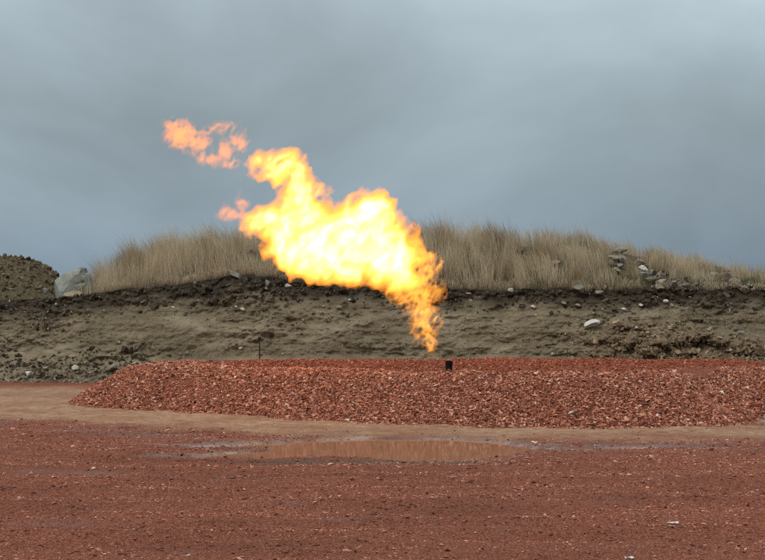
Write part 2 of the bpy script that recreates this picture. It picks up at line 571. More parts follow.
def ground_z(x, y, detail=True):
    x, y = np.asarray(x, float), np.asarray(y, float)
    z = 0.022 * fbm(x * 0.35, y * 0.22, 1.5, 3)
    near = np.exp(-((y - 20) / 16.0) ** 4)
    if detail:
        z = z + near * (0.030 * fbm(x * 0.9, y * 1.6, 4.0, 4) + 0.030 * fbm(x * 3, y * 5, 2.0, 4, 0.6) * (0.5 + 1.2 * sstep(0, 0.4, fbm(x * 0.5, y * 0.9, 19.0, 2))))
        # shallow wheel ruts running across, parallel to the bank
        yy = y + 0.5 * perlin(x * 0.15, 3.3, 0.5)
        for c, w, dp in ((12.55, 0.16, 0.05), (13.3, 0.12, 0.03), (14.3, 0.2, 0.04), (15.4, 0.14, 0.03), (16.2, 0.2, 0.035), (17.3, 0.2, 0.03)):
            z = z - dp * np.exp(-((yy - c) / w) ** 2) * (0.6 + 0.8 * perlin(x * 0.5, c, 1.0))
            z = z + 0.6 * dp * np.exp(-((yy - c - 2.1 * w) / (0.8 * w)) ** 2)
    rough_edge = 0.35 * fbm(x * 1.3, y * 1.3, 8.0, 4) if detail else 0
    for cx, cy, a, b, dp in POOL:
        q = ((x - cx) / a) ** 2 + ((y - cy) / b) ** 2 + rough_edge
        z = z - dp * (1 - sstep(0.35, 1.35, q))
    return z


def axis(fine0, fine1, n, lo, hi, m=14):
    a = np.linspace(fine0, fine1, n)
    l = fine0 - (np.geomspace(1, fine0 - lo + 1, m)[1:] - 1)[::-1]
    h = fine1 + (np.geomspace(1, hi - fine1 + 1, m)[1:] - 1)
    return np.concatenate([l, a, h])


def build_ground():
    xs = axis(-9.0, 9.0, 270, -4000, 4000)
    t = np.linspace(0, 1, 350)
    yf = 9.5 * (38 / 9.5) ** t
    ys = np.concatenate([9.5 - (np.geomspace(1, 400, 12)[1:] - 1)[::-1], yf, 38 + (np.geomspace(1, 6000, 14)[1:] - 1)])
    X, Y = np.meshgrid(xs, ys)
    fineM = (np.abs(X) < 14) & (Y > 5) & (Y < 45)
    Z = np.zeros_like(X)
    Z[fineM] = ground_z(X[fineM], Y[fineM])
    nz = 0.9 * fbm(X * 0.5, Y * 0.35, 3.0, 4)
    ylow = np.interp(X, TAN_X, TAN_Y)
    up = np.interp(X, [-12, -5, -3, 9], [33.5, 33.0, 31.5, 31.5])
    nz2 = 1.1 * fbm(X * 1.6, Y * 0.9, 31.0, 4, 0.6)
    tan = sstep(-0.6, 0.9, Y - ylow + nz + nz2) * (1 - sstep(-0.9, 0.9, Y - up + nz + nz2))
    tan *= np.clip(0.80 + 0.9 * fbm(X * 0.9, Y * 0.8, 6.0, 4, 0.6), 0.25, 1)
    # worn tan streak further out
    wet = np.zeros_like(X)
    w1 = fbm(X * 0.45, Y * 0.75, 12.0, 4)
    w3 = fbm(X * 0.55, Y * 2.2, 16.0, 4, 0.6)
    wet[:] = sstep(0.20, 0.5, w3) * 0.55 * (Y > 10.0) * (1 - sstep(21.5, 23, Y))
    for cx, cy, a, b, dp in POOL:
        q = ((X - cx) / (a * 1.1 + .1)) ** 2 + ((Y - cy) / (b * 1.12 + 0.12)) ** 2 + 0.5 * w1
        wet = np.maximum(wet, 1 - sstep(0.5, 1.3, q))
    # damp strip between band and puddle
    wet = np.maximum(wet, 0.7 * np.exp(-((Y - ylow + 0.9) / 0.7) ** 2) * sstep(-0.1, 0.3, w1 + 0.1))
    grey = np.exp(-((Y - 18.35 + 0.2 * w1) / 0.22) ** 2) * sstep(-1.8, -0.9, X) * (1 - sstep(0.7, 1.5, X)) * 0.95
    g2 = fbm(X * 0.7, Y * 1.4, 33.0, 3)
    grey = np.maximum(grey, sstep(0.28, 0.5, g2) * 0.7 * sstep(0.5, 2.5, X) * (Y < 16))
    pool = np.zeros_like(X)
    for cx, cy, a, b, dp in POOL:
        pool = np.maximum(pool, 1 - sstep(1.3, 2.6, ((X - cx) / (a + 0.15)) ** 2 + ((Y - cy) / (b + 0.12)) ** 2))
    sn = fbm(X * 1.4, Y * 3.5, 91.0, 4, 0.6)
    painted_glint = pool * np.exp(-((Z - WATER_Z - 0.006) / 0.009) ** 2) * sstep(-0.15, 0.12, sn)  # pale shoreline rim, painted in place of sky glints on wet mud
    # pale streaks painted for wet glints further along the track
    painted_glint = np.maximum(painted_glint, 0.6 * np.exp(-((Y - 20.25 - 0.15 * perlin(X * 0.6, 0, 0)) / 0.16) ** 2) * sstep(1.5, 2.2, X) * (1 - sstep(3.4, 4.2, X)) * sstep(-0.1, 0.25, sn))
    painted_glint = np.maximum(painted_glint, 0.6 * np.exp(-((Y - 20.6 - 0.15 * perlin(X * 0.6, 5, 0)) / 0.14) ** 2) * sstep(-3.2, -2.4, X) * (1 - sstep(-1.6, -1.0, X)) * sstep(-0.1, 0.25, sn))
    wet *= np.clip(0.75 + 1.2 * fbm(X * 3.0, Y * 3.0, 51.0, 3), 0.15, 1)
    o = mesh_obj('ground', np.stack([X, Y, Z], -1).reshape(-1, 3), grid_faces(*X.shape), M_ground, smooth=True,
                 attrs={'tan': np.clip(tan, 0, 1), 'wet': np.clip(wet, 0, 1), 'grey': np.clip(grey, 0, 1), 'painted_glint': np.clip(painted_glint, 0, 1)})
    tag(o, 'red scoria gravel yard with a tan sandy track and damp patches', 'ground', kind='structure')

    # puddle water: a level sheet that the hollows of the ground break through
    for nm, lab, (x0, x1, y0, y1) in (
            ('puddle', 'wide muddy brown puddle lying in front of the red gravel pile', (-3.0, 3.4, 18.0, 21.6)),
            ('puddle', 'small pale puddle at the foot of the end of the gravel pile', (4.6, 6.5, 23.3, 24.9))):
        nx, ny = 40, 30
        PX, PY = np.meshgrid(np.linspace(x0, x1, nx), np.linspace(y0, y1, ny))
        p = mesh_obj(nm, np.stack([PX, PY, np.full_like(PX, WATER_Z)], -1).reshape(-1, 3), grid_faces(ny, nx), M_water, smooth=True)
        tag(p, lab, 'puddle', kind='structure')


build_ground()


def tan_mask(x, y):
    ylow = np.interp(x, TAN_X, TAN_Y)
    return sstep(-0.3, 0.6, y - ylow + 0.9 * fbm(x * 0.5, y * 0.35, 3.0, 4))


TET_V = np.array([(1, 0, -0.5), (-0.6, 0.85, -0.5), (-0.6, -0.85, -0.5), (0, 0, 0.9)], float)
TET_F = np.array([(0, 2, 1), (0, 1, 3), (1, 2, 3), (2, 0, 3)])


def build_ground_gravel():
    r = np.random.default_rng(21)
    parts = []
    for shape, n, med, spread, hi in (('oct', 80000, 0.0150, 0.5, 0.055), ('tet', 270000, 0.0118, 0.34, 0.025)):
        y = r.uniform(10.2, 24.5, n)
        x = r.uniform(-1, 1, n) * 0.25 * y
        keep = r.uniform(0, 1, n) < (y / 24.0) * np.interp(y, [10, 14, 20, 24], [1.0, 0.95, 0.6, 0.4])
        x, y = x[keep], y[keep]
        tm = tan_mask(x, y)
        cl = fbm(x * 1.1, y * 1.8, 41.0, 3)
        keep = r.uniform(0, 1, len(x)) < (1 - 0.86 * tm) * (0.45 + 0.9 * sstep(-0.25, 0.3, cl)) * (1 - 0.8 * sstep(0.2, 0.45, fbm(x * 0.55, y * 2.2, 16.0, 4, 0.6)))
        x, y, tm = x[keep], y[keep], tm[keep]
        z = ground_z(x, y)
        keep = z > WATER_Z - 0.004
        x, y, z, tm = x[keep], y[keep], z[keep], tm[keep]
        size = np.clip(r.lognormal(math.log(med), spread, len(x)), 0.008, hi) * np.interp(y, [10, 22], [0.95, 1.3]) * (1 - 0.35 * tm)
        parts.append(chips(np.stack([x, y, z + size * 0.10], 1), size, r, shape, 0.4))
    v = np.concatenate([parts[0][0], parts[1][0]])
    f = np.concatenate([parts[0][1], parts[1][1] + len(parts[0][0])])
    o = mesh_obj('scoria_gravel', v, f, M_chip)
    tag(o, 'loose red scoria chips scattered over the yard', 'gravel', kind='stuff')


build_ground_gravel()


# ---------------------------------------------------------------- gravel pile
def pile_z(x, y, fine=True):
    x, y = np.asarray(x, float), np.asarray(y, float)
    d = poly_sd(x, y, PILE_POLY) + (0.10 * fbm(x * 0.9, y * 0.9, 5.0, 3) if fine else 0)
    hc = np.interp(x, [-5, -3.6, -2.4, -1.2, 0.0, 1.5, 3.5, 5.5, 9], [0.58, 0.61, 0.62, 0.62, 0.625, 0.64, 0.645, 0.62, 0.57])
    s = 0.66 * d
    k = 0.16
    hmix = np.clip(0.5 + 0.5 * (hc - s) / k, 0, 1)
    h = hc * (1 - hmix) + s * hmix - k * hmix * (1 - hmix)
    # trough behind the front ridge
    tr = sstep(1.15, 2.3, d) * sstep(-3.0, -1.2, x)
    back = sstep(28.2, 29.8, y)
    h = h - 0.30 * tr * (1 - back) + (0.585 - hc) * back * tr
    if fine:
        h = h + 0.05 * fbm(x * 0.8, y * 0.8, 2.0, 3) * sstep(0, 0.6, d) + 0.02 * fbm(x * 4, y * 4, 2.0, 3)
    return np.where(d > -0.12, np.maximum(h, -0.06), -0.1)


def build_pile():
    root = empty('gravel_pile', (1.0, 26.5, 0))
    tag(root, 'long low heap of loose red scoria chips with a trough along its top', 'gravel pile')
    off = np.array((1.0, 26.5, 0))
    X, Y = np.meshgrid(np.linspace(-5.1, 9.0, 280), np.linspace(22.6, 31.9, 190))
    Z = pile_z(X, Y)
    F = grid_faces(*X.shape)
    zf = Z.ravel()
    keep = (zf[F] > -0.055).any(1)
    F = F[keep]
    used, inv = np.unique(F, return_inverse=True)
    V = np.stack([X, Y, Z], -1).reshape(-1, 3)[used] - off
    mesh_obj('mound', V, inv.reshape(-1, 4), M_ground, root, smooth=True,
             attrs={k: np.zeros(len(V)) for k in ('tan', 'wet', 'grey', 'painted_glint')})
    r = np.random.default_rng(12)
    pv, pf, nvert = [], [], 0
    for shape, n, med in (('oct', 36000, 0.032), ('tet', 80000, 0.027)):
        x = r.uniform(-5.0, 6.3, n)
        fr = np.interp(x, PILE_POLY[:12, 0], PILE_POLY[:12, 1])
        y = fr - 0.2 + r.uniform(0, 1, n) ** 1.15 * np.where(x < -2.5, 3.6, 2.1)
        d = poly_sd(x, y, PILE_POLY)
        p = np.where(d > 1.75, 0.4, 1.0) * (d > -0.02)
        p = np.maximum(p, 0.30 * np.exp(-np.maximum(-d, 0) / 0.10) * (d <= -0.02))   # strays round the foot
        keep = r.uniform(0, 1, n) < p
        x, y, d = x[keep], y[keep], d[keep]
        z = np.maximum(pile_z(x, y), ground_z(x, y, False))
        size = np.clip(r.lognormal(math.log(med), 0.36, len(x)), 0.012, 0.085)
        size *= np.where(d < 0.3, 1.12, 1.0) * np.where(d < 0, 0.75, 1)
        v, f = chips(np.stack([x, y, z + size * r.uniform(-0.05, 0.3, len(x))], 1), size, r, shape, 0.75, (1.15, 0.85, 0.5), 0.3)
        pv.append(v)
        pf.append(f + nvert)
        nvert += len(v)
    v, f = np.concatenate(pv), np.concatenate(pf)
    o = mesh_obj('scoria_chips', v - off, f, M_pilechip, root)
    o['kind'] = 'stuff'
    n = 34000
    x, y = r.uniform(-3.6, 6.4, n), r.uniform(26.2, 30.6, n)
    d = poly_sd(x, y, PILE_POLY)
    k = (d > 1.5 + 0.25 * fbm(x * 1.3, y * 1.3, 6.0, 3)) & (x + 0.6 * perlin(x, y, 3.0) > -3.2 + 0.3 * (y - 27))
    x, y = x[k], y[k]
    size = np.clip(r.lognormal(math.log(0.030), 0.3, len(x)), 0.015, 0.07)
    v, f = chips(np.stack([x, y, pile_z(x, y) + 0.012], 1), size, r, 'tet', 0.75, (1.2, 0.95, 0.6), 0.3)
    o = mesh_obj('fine_flamelit_scoria', v - off, f, M_fine_flamelit, root)  # rear strip chips, with flame light painted into their colour
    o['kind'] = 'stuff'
    # the larger lumps one can pick out, most of them rolled to the foot
    k = 0
    base = [rock_mesh('lump', 300 + i, 1, 0.30) for i in range(6)]
    for me in base:
        me.materials.append(M_pilechip)
    while k < 150:
        xx, yy = r.uniform(-4.7, 5.4), r.uniform(22.8, 28.5)
        dd = poly_sd(np.array([xx]), np.array([yy]), PILE_POLY)[0]
        if not (-0.1 < dd < 1.4) or r.uniform() > np.interp(dd, [-0.1, 0.1, 0.5, 1.4], [0.5, 1, 0.35, 0.25]):
            continue
        zz = max(float(pile_z(np.array([xx]), np.array([yy]))[0]), 0)
        s = r.uniform(0.03, 0.055)
        o = bpy.data.objects.new('lump', base[k % 6])
        o.location = Vector((xx, yy, zz + 0.2 * s)) - Vector(off)
        o.scale = (s * r.uniform(.8, 1.2), s * r.uniform(.6, 1), s * r.uniform(.45, .8))
        o.rotation_euler = r.uniform(-0.6, 0.6, 2).tolist() + [r.uniform(0, 6.28)]
        o.parent = root
        col.objects.link(o)
        k += 1


_ico_cache = {}


def ico(sub):
    if sub not in _ico_cache:
        import bmesh
        bm = bmesh.new()
        bmesh.ops.create_icosphere(bm, subdivisions=sub, radius=1.0)
        v = np.array([p.co[:] for p in bm.verts])
        f = np.array([[q.index for q in p.verts] for p in bm.faces])
        bm.free()
        _ico_cache[sub] = (v, f)
    return _ico_cache[sub]


def rock_shape(seed, sub, amp, cuts=15):
    r = np.random.default_rng(seed)
    v, f = ico(sub)
    v = v.copy()
    for _ in range(cuts):                       # planar fracture faces
        nrm = r.normal(size=3)
        nrm /= np.linalg.norm(nrm)
        dd = r.uniform(0.42, 0.82)
        s = v @ nrm
        over = s > dd
        v[over] -= (s[over] - dd)[:, None] * nrm
    n = fbm(v[:, 0] * 1.3 + seed, v[:, 1] * 1.3, v[:, 2] * 1.3, 3)
    v *= (1 + amp * n)[:, None]
    return v, f


def rock_mesh(name, seed, sub=2, amp=0.25):
    v, f = rock_shape(seed, sub, amp)
    me = bpy.data.meshes.new(name)
    me.from_pydata(v.tolist(), [], f.tolist())
    return me


build_pile()

# ---------------------------------------------------------------- earth bank and grassy mound
YB = 36.0


def bank_top(x):       # height of the lip of the cut
    px = x / 37.3 * FPX + 382.5
    py = np.interp(px, [-300, 0, 60, 110, 150, 200, 235, 270, 310, 400, 450, 600, 765, 1200],
                   [300, 299, 297, 291, 288, 281, 276, 278, 283, 286, 289, 289, 290, 296])
    return CAM_Z + (HOR - py) / FPX * 37.3 + 0.09 * fbm(x * 1.3, 4.4, 0.7, 4, 0.6)


GRASS_SKY = ([-600, 0, 60, 85, 110, 140, 170, 200, 250, 320, 420, 470, 540, 600, 660, 700, 740, 765, 900, 1300],
             [300, 300, 298, 291, 266, 249, 240, 236, 232, 229, 226, 225, 230, 238, 250, 257, 266, 271, 290, 300])


def mound_crest(x, Yc=40.5):
    px = x / Yc * FPX + 382.5
    py = np.interp(px, *GRASS_SKY)
    return CAM_Z + (HOR - py) / FPX * Yc - np.interp(px, [60, 520, 610, 1300], [0.40, 0.40, 0.22, 0.22])


def lip_y(x):
    return YB + 1.15 + 0.35 * perlin(x * 0.35, 2.2, 0.0) + 0.22 * fbm(x * 1.8, 7.7, 0.0, 3)


def mound_z(x, y):
    zt, zc = bank_top(x), np.maximum(mound_crest(x), bank_top(x) - 0.1)
    t = np.clip((y - lip_y(x)) / (40.5 - lip_y(x)), 0, 1)
    up = zt + (zc - zt) * (t ** 0.85)
    down = np.clip((y - 40.5) / 7.0, 0, 1)
    return np.where(y <= 40.5, up, zc * (1 - sstep(0, 1, down)) + 0.0) + 0.07 * fbm(x * 0.9, y * 0.9, 7.0, 3)


def build_bank():
    xs = axis(-11.5, 11.5, 640, -60, 60, 10)
    nv, nm = 120, 46
    rows_v = np.linspace(0, 1, nv)
    X = np.tile(xs, (nv, 1))
    Vv = np.tile(rows_v[:, None], (1, len(xs)))
    zt = bank_top(X)
    ly = lip_y(X)
    Yb = YB + 0.25 * perlin(X * 0.3, 9.0, 0.0)
    prof = Vv ** 1.25 * 0.85 + 0.15 * sstep(0.7, 1.0, Vv)
    Z = -0.06 + (zt + 0.06) * Vv
    Y = Yb + (ly - Yb) * prof
    # scraped ledges, lumps, crumbly top layer, talus
    led = fbm(X * 0.35, Z * 4.5, 2.0, 4)
    lump = fbm(X * 1.6, Z * 2.6, 5.0, 5, 0.55)
    fine = fbm(X * 6, Z * 9, 6.0, 4, 0.65)
    wobble = 0.06 * perlin(X * 0.8, 1.0, 4.0)
    strat = np.zeros_like(X)
    for zz, a, tilt in ((0.40, 0.10, 0.03), (0.72, 0.07, -0.05), (1.05, 0.06, 0.06), (1.3, 0.06, -0.03)):
        q = (Z - zz + wobble + tilt * X * 0.4 + 0.16 * fbm(X * 0.5, zz, 2.0, 3)) / 0.05
        strat += a * np.tanh(q) * np.clip(0.1 + 1.8 * perlin(X * 0.45, zz * 9, 1.0), 0, 1.3)
    # diagonal bucket scrapes and lumps that stand proud
    diag = fbm((X * 0.8 + Z * 1.6) * 0.8, (Z - 0.45 * X) * 3.0, 3.0, 4, 0.6)
    bl = fbm(X * 2.6, Z * 3.4, 15.0, 4, 0.6, True)
    rough = sstep(-0.15, 0.3, fbm(X * 0.6, Z * 1.1, 25.0, 3))
    strat += 0.08 * diag - 0.10 * bl * rough
    fade = sstep(0, 0.08, Vv)
    Y += fade * (-0.10 * led - 0.13 * lump - (0.08 + 0.10 * rough) * fine + 1.25 * strat)
    Y -= 0.5 * (1 - sstep(0.0, 0.30, Vv + 0.12 * lump)) * (0.5 + 0.8 * sstep(-0.2, 0.3, lump))
    topl = sstep(zt - 0.56, zt - 0.14, Z + 0.34 * fbm(X * 1.1, Z * 2, 3.0, 4, 0.6))
    Y += -topl * fade * (0.16 * fbm(X * 3.2, Z * 4.2, 1.0, 4, 0.6, True) + 0.04)
    # slumped brown earth and a hole in it, beyond the end of the pile
    px = X / 36.0 * FPX + 382.5
    py = HOR - (Z - CAM_Z) * FPX / 36.0
    sl = sstep(555, 640, px + 25 * led) * (1 - sstep(745, 800, px)) * (1 - sstep(0.95, 1.28, Z + 0.3 * lump + 0.004 * np.maximum(630 - px, 0) + 0.003 * np.maximum(px - 650, 0)))
    Y -= sl * (0.55 + 0.45 * fbm(X * 2.2, Z * 3, 8.0, 4, 0.6, True)) * fade
    hole = np.exp(-(((px - 706) / 17) ** 2 + ((py - 346 - 0.22 * (px - 706)) / 8) ** 2) ** 1.5)
    Y += 0.75 * hole
    # dark loose fall of topsoil
    sl2 = np.exp(-((px - 200) / 34.0) ** 2) * sstep(1.2, 1.9, Z) * 0.8
    Y -= 0.25 * sl2 * (0.5 + fbm(X * 3, Z * 3, 8.0, 3, 0.6, True))
    tops = np.clip(topl + sl2 * 0.7, 0, 1)
    Yl = Y[-1]
    # mound behind the lip
    tm = np.linspace(0, 1, nm + 1)[1:] ** 1.2
    XM = np.tile(xs, (nm, 1))
    YM = Yl[None] + (50.0 - Yl[None]) * tm[:, None]
    ZM = mound_z(XM, np.maximum(YM, lip_y(XM)))
    w = sstep(0, 0.06, np.tile(tm[:, None], (1, len(xs))))
    ZM = Z[-1][None] * (1 - w) + ZM * w
    ZM[-1] = -0.08
    VX = np.concatenate([X, XM]); VY = np.concatenate([Y, YM]); VZ = np.concatenate([Z, ZM])
    z0 = np.zeros_like(XM)
    th = np.tile(sstep(0.0, 0.03, tm)[:, None], (1, len(xs)))
    pxm = XM / YM * FPX + 382.5
    stony = sstep(590, 640, pxm) * (1 - sstep(1.0, 2.2, YM - lip_y(XM))) * sstep(-0.1, 0.2, fbm(XM * 0.9, YM * 0.9, 44.0, 4))
    th = th * (1 - 0.8 * stony)
    o = mesh_obj('earth_bank', np.stack([VX, VY, VZ], -1).reshape(-1, 3), grid_faces(*VX.shape), M_bank, smooth=True,
                 attrs={'topsoil': np.concatenate([tops, 1 - th]), 'slump': np.concatenate([sl * 0.9, z0]), 'thatch': np.concatenate([0 * X, th])})
    tag(o, 'cut earth bank with dark topsoil over grey subsoil, rising to a mound', 'bank', kind='structure')

    # clods and crumbs on the face
    r = np.random.default_rng(31)

    def scatter(n, prob, size_med, mat, nm_, spread=0.45, smax=0.22):
        jr = r.integers(1, nv - 1, n)
        jc = r.integers(0, len(xs), n)
        ok = (np.abs(X[jr, jc]) < 10.8) & (r.uniform(0, 1, n) < prob(jr, jc))
        jr, jc = jr[ok], jc[ok]
        pos = np.stack([X[jr, jc], Y[jr, jc], Z[jr, jc]], 1) + r.normal(0, 0.012, (len(jr), 3))
        s = np.clip(r.lognormal(math.log(size_med), spread, len(jr)), 0.015, smax)
        v, f = chips(pos, s, r, 'box', None, (1, 0.8, 0.65), 0.35)
        c = mesh_obj(nm_, v, f, mat, o)
        c['kind'] = 'stuff'
        return len(jr)

    scatter(14000, lambda a, b: tops[a, b] * 0.85 * (0.3 + 1.0 * (lump[a, b] > -0.05)), 0.055, M_clod_dark, 'topsoil_clods', 0.5, 0.16)
    scatter(24000, lambda a, b: (1 - tops[a, b]) * (1 - sl[a, b]) * np.clip(0.10 + 0.9 * lump[a, b] + 0.35 * rough[a, b] + 0.55 * (Z[a, b] < 0.35), 0, 1), 0.028, M_clod, 'subsoil_clods', 0.45, 0.10)
    scatter(42000, lambda a, b: sl[a, b] * 0.8, 0.05, M_clod_brown, 'slump_clods', 0.55, 0.18)
    scatter(16000, lambda a, b: 0.8 * (X[a, b] < -4.6) * (Z[a, b] < 0.55 + 0.4 * lump[a, b]), 0.045, M_clod_dark, 'low_dark_clods', 0.5, 0.15)  # darker clods low on one end of the face
    scatter(900, lambda a, b: np.clip(0.25 + 0.5 * (Z[a, b] < 0.45) + 0.35 * tops[a, b], 0, 1), 0.035, M_pebble, 'pale_pebbles', 0.4, 0.09)
    n = 2600
    fx = r.uniform(-10, -2.5, n)
    fy = YB - 0.25 - np.abs(r.normal(0, 0.45, n))
    s = np.clip(r.lognormal(math.log(0.035), 0.5, n), 0.012, 0.13)
    v, f = chips(np.stack([fx, fy, ground_z(fx, fy) + s * 0.15], 1), s, r, 'box', None, (1, 0.8, 0.6), 0.35)
    c = mesh_obj('foot_rubble', v, f, M_clod, o)
    c['kind'] = 'stuff'
    return o, X, Y, Z


bank, BX, BY, BZ = build_bank()


# ---------------------------------------------------------------- dirt heap beside the mound
def build_heap():
    Yh = 43.0
    cx = gx(-30, Yh)
    pxs = [-420, -300, -150, -60, 0, 12, 25, 40, 50, 60, 75, 95, 130]
    pys = [305, 280, 258, 254, 254, 254, 257, 261, 268, 276, 284, 291, 304]
    root = empty('dirt_heap', (cx, Yh, 0))
    tag(root, 'bare brown cloddy dirt heap behind the pale boulder', 'dirt heap')
    off = np.array((cx, Yh, 0))
    xs = np.linspace(gx(-420, Yh), gx(130, Yh), 210)
    ys = np.linspace(Yh - 4.6, Yh + 4.5, 110)
    X, Y = np.meshgrid(xs, ys)
    crest = CAM_Z + (HOR - np.interp(X / Yh * FPX + 382.5, pxs, pys)) / FPX * Yh - 0.03
    t = np.clip(np.abs(Y - Yh - 0.3 * perlin(X * 0.5, 0, 0)) / 4.4, 0, 1)
    Z = crest * (1 - t ** 1.3) + 0.07 * fbm(X * 1.5, Y * 1.5, 3.0, 4) * (1 - t) + 0.03 * fbm(X * 6, Y * 6, 3.0, 3, 0.6, True)
    V = np.stack([X, Y, Z], -1).reshape(-1, 3)
    m, nd, lk, b = new_mat('heap_soil')
    n = noise(nd, lk, 14.0, 6.0, 0.7)
    r_ = ramp(nd, [(0.3, (0.05, 0.038, 0.022)), (0.7, (0.125, 0.10, 0.06))])
    lk.new(n, r_.inputs[0])
    lk.new(r_.outputs[0], b.inputs['Base Color'])
    b.inputs['Roughness'].default_value = 0.95
    bump(nd, lk, b, n, 0.6, 0.03)
    mesh_obj('mound', V - off, grid_faces(*X.shape), m, root, smooth=True)
    r = np.random.default_rng(77)
    k = r.integers(0, len(V), 15000)
    k = k[(V[k, 1] < Yh + 0.8) & (V[k, 2] > 0.8)]
    s = np.clip(r.lognormal(math.log(0.062), 0.45, len(k)), 0.025, 0.19)
    v, f = chips(V[k] + r.normal(0, 0.02, (len(k), 3)), s, r, 'box', None, (1, 0.8, 0.7), 0.35)
    c = mesh_obj('clods', v - off, f, M_heap_clod, root)
    c['kind'] = 'stuff'


build_heap()


# ---------------------------------------------------------------- grass
def blades(x, y, z, h, w, lean, r, segs=2):
    n = len(x)
    a = r.uniform(0, 2 * np.pi, n)
    dx, dy = np.cos(a) * w / 2, np.sin(a) * w / 2
    la = r.uniform(0, 2 * np.pi, n)
    cw = fbm(x * 0.9, y * 0.9, 13.0, 3)
    lx = np.cos(la) * lean * h + (0.9 * cw - 0.10) * h
    ly = np.sin(la) * lean * h
    base = np.stack([x, y, z - 0.03], 1)
    side = np.stack([dx, dy, np.zeros(n)], 1)
    mid = base + np.stack([lx * 0.3, ly * 0.3, h * 0.55], 1)
    tip = base + np.stack([lx, ly, h * (1 - 0.25 * lean)], 1)
    v = np.stack([base - side, base + side, mid + side * 0.8, mid - side * 0.8, tip], 1).reshape(-1, 3)
    i = (np.arange(n) * 5)[:, None]
    f = np.concatenate([np.stack([i + 0, i + 1, i + 2], -1), np.stack([i + 0, i + 2, i + 3], -1), np.stack([i + 3, i + 2, i + 4], -1)], 1).reshape(-1, 3)
    al = np.tile([0.0, 0.0, 0.75, 0.75, 1.0], n)
    return v, f, al


ROCK_SPOTS = [(618, 252, 12), (640, 264, 9), (720, 272, 12), (738, 284, 20), (760, 288, 12), (690, 287, 14), (655, 283, 12), (632, 258, 8), (614, 262, 10), (646, 275, 9), (672, 286, 9), (722, 276, 13), (744, 288, 6), (557, 265, 6), (522, 252, 8), (254, 255, 9), (757, 281, 5), (236, 278, 8)]
CLEAR = []
for _px, _py, _w in ROCK_SPOTS:
    _Y = min(np.linspace(37.2, 40.4, 120), key=lambda q: abs(float(mound_z(np.array([gx(_px, q)]), np.array([q]))[0]) - gz(_py, q)))
    CLEAR.append((gx(_px, _Y), _Y, _w * _Y / FPX))


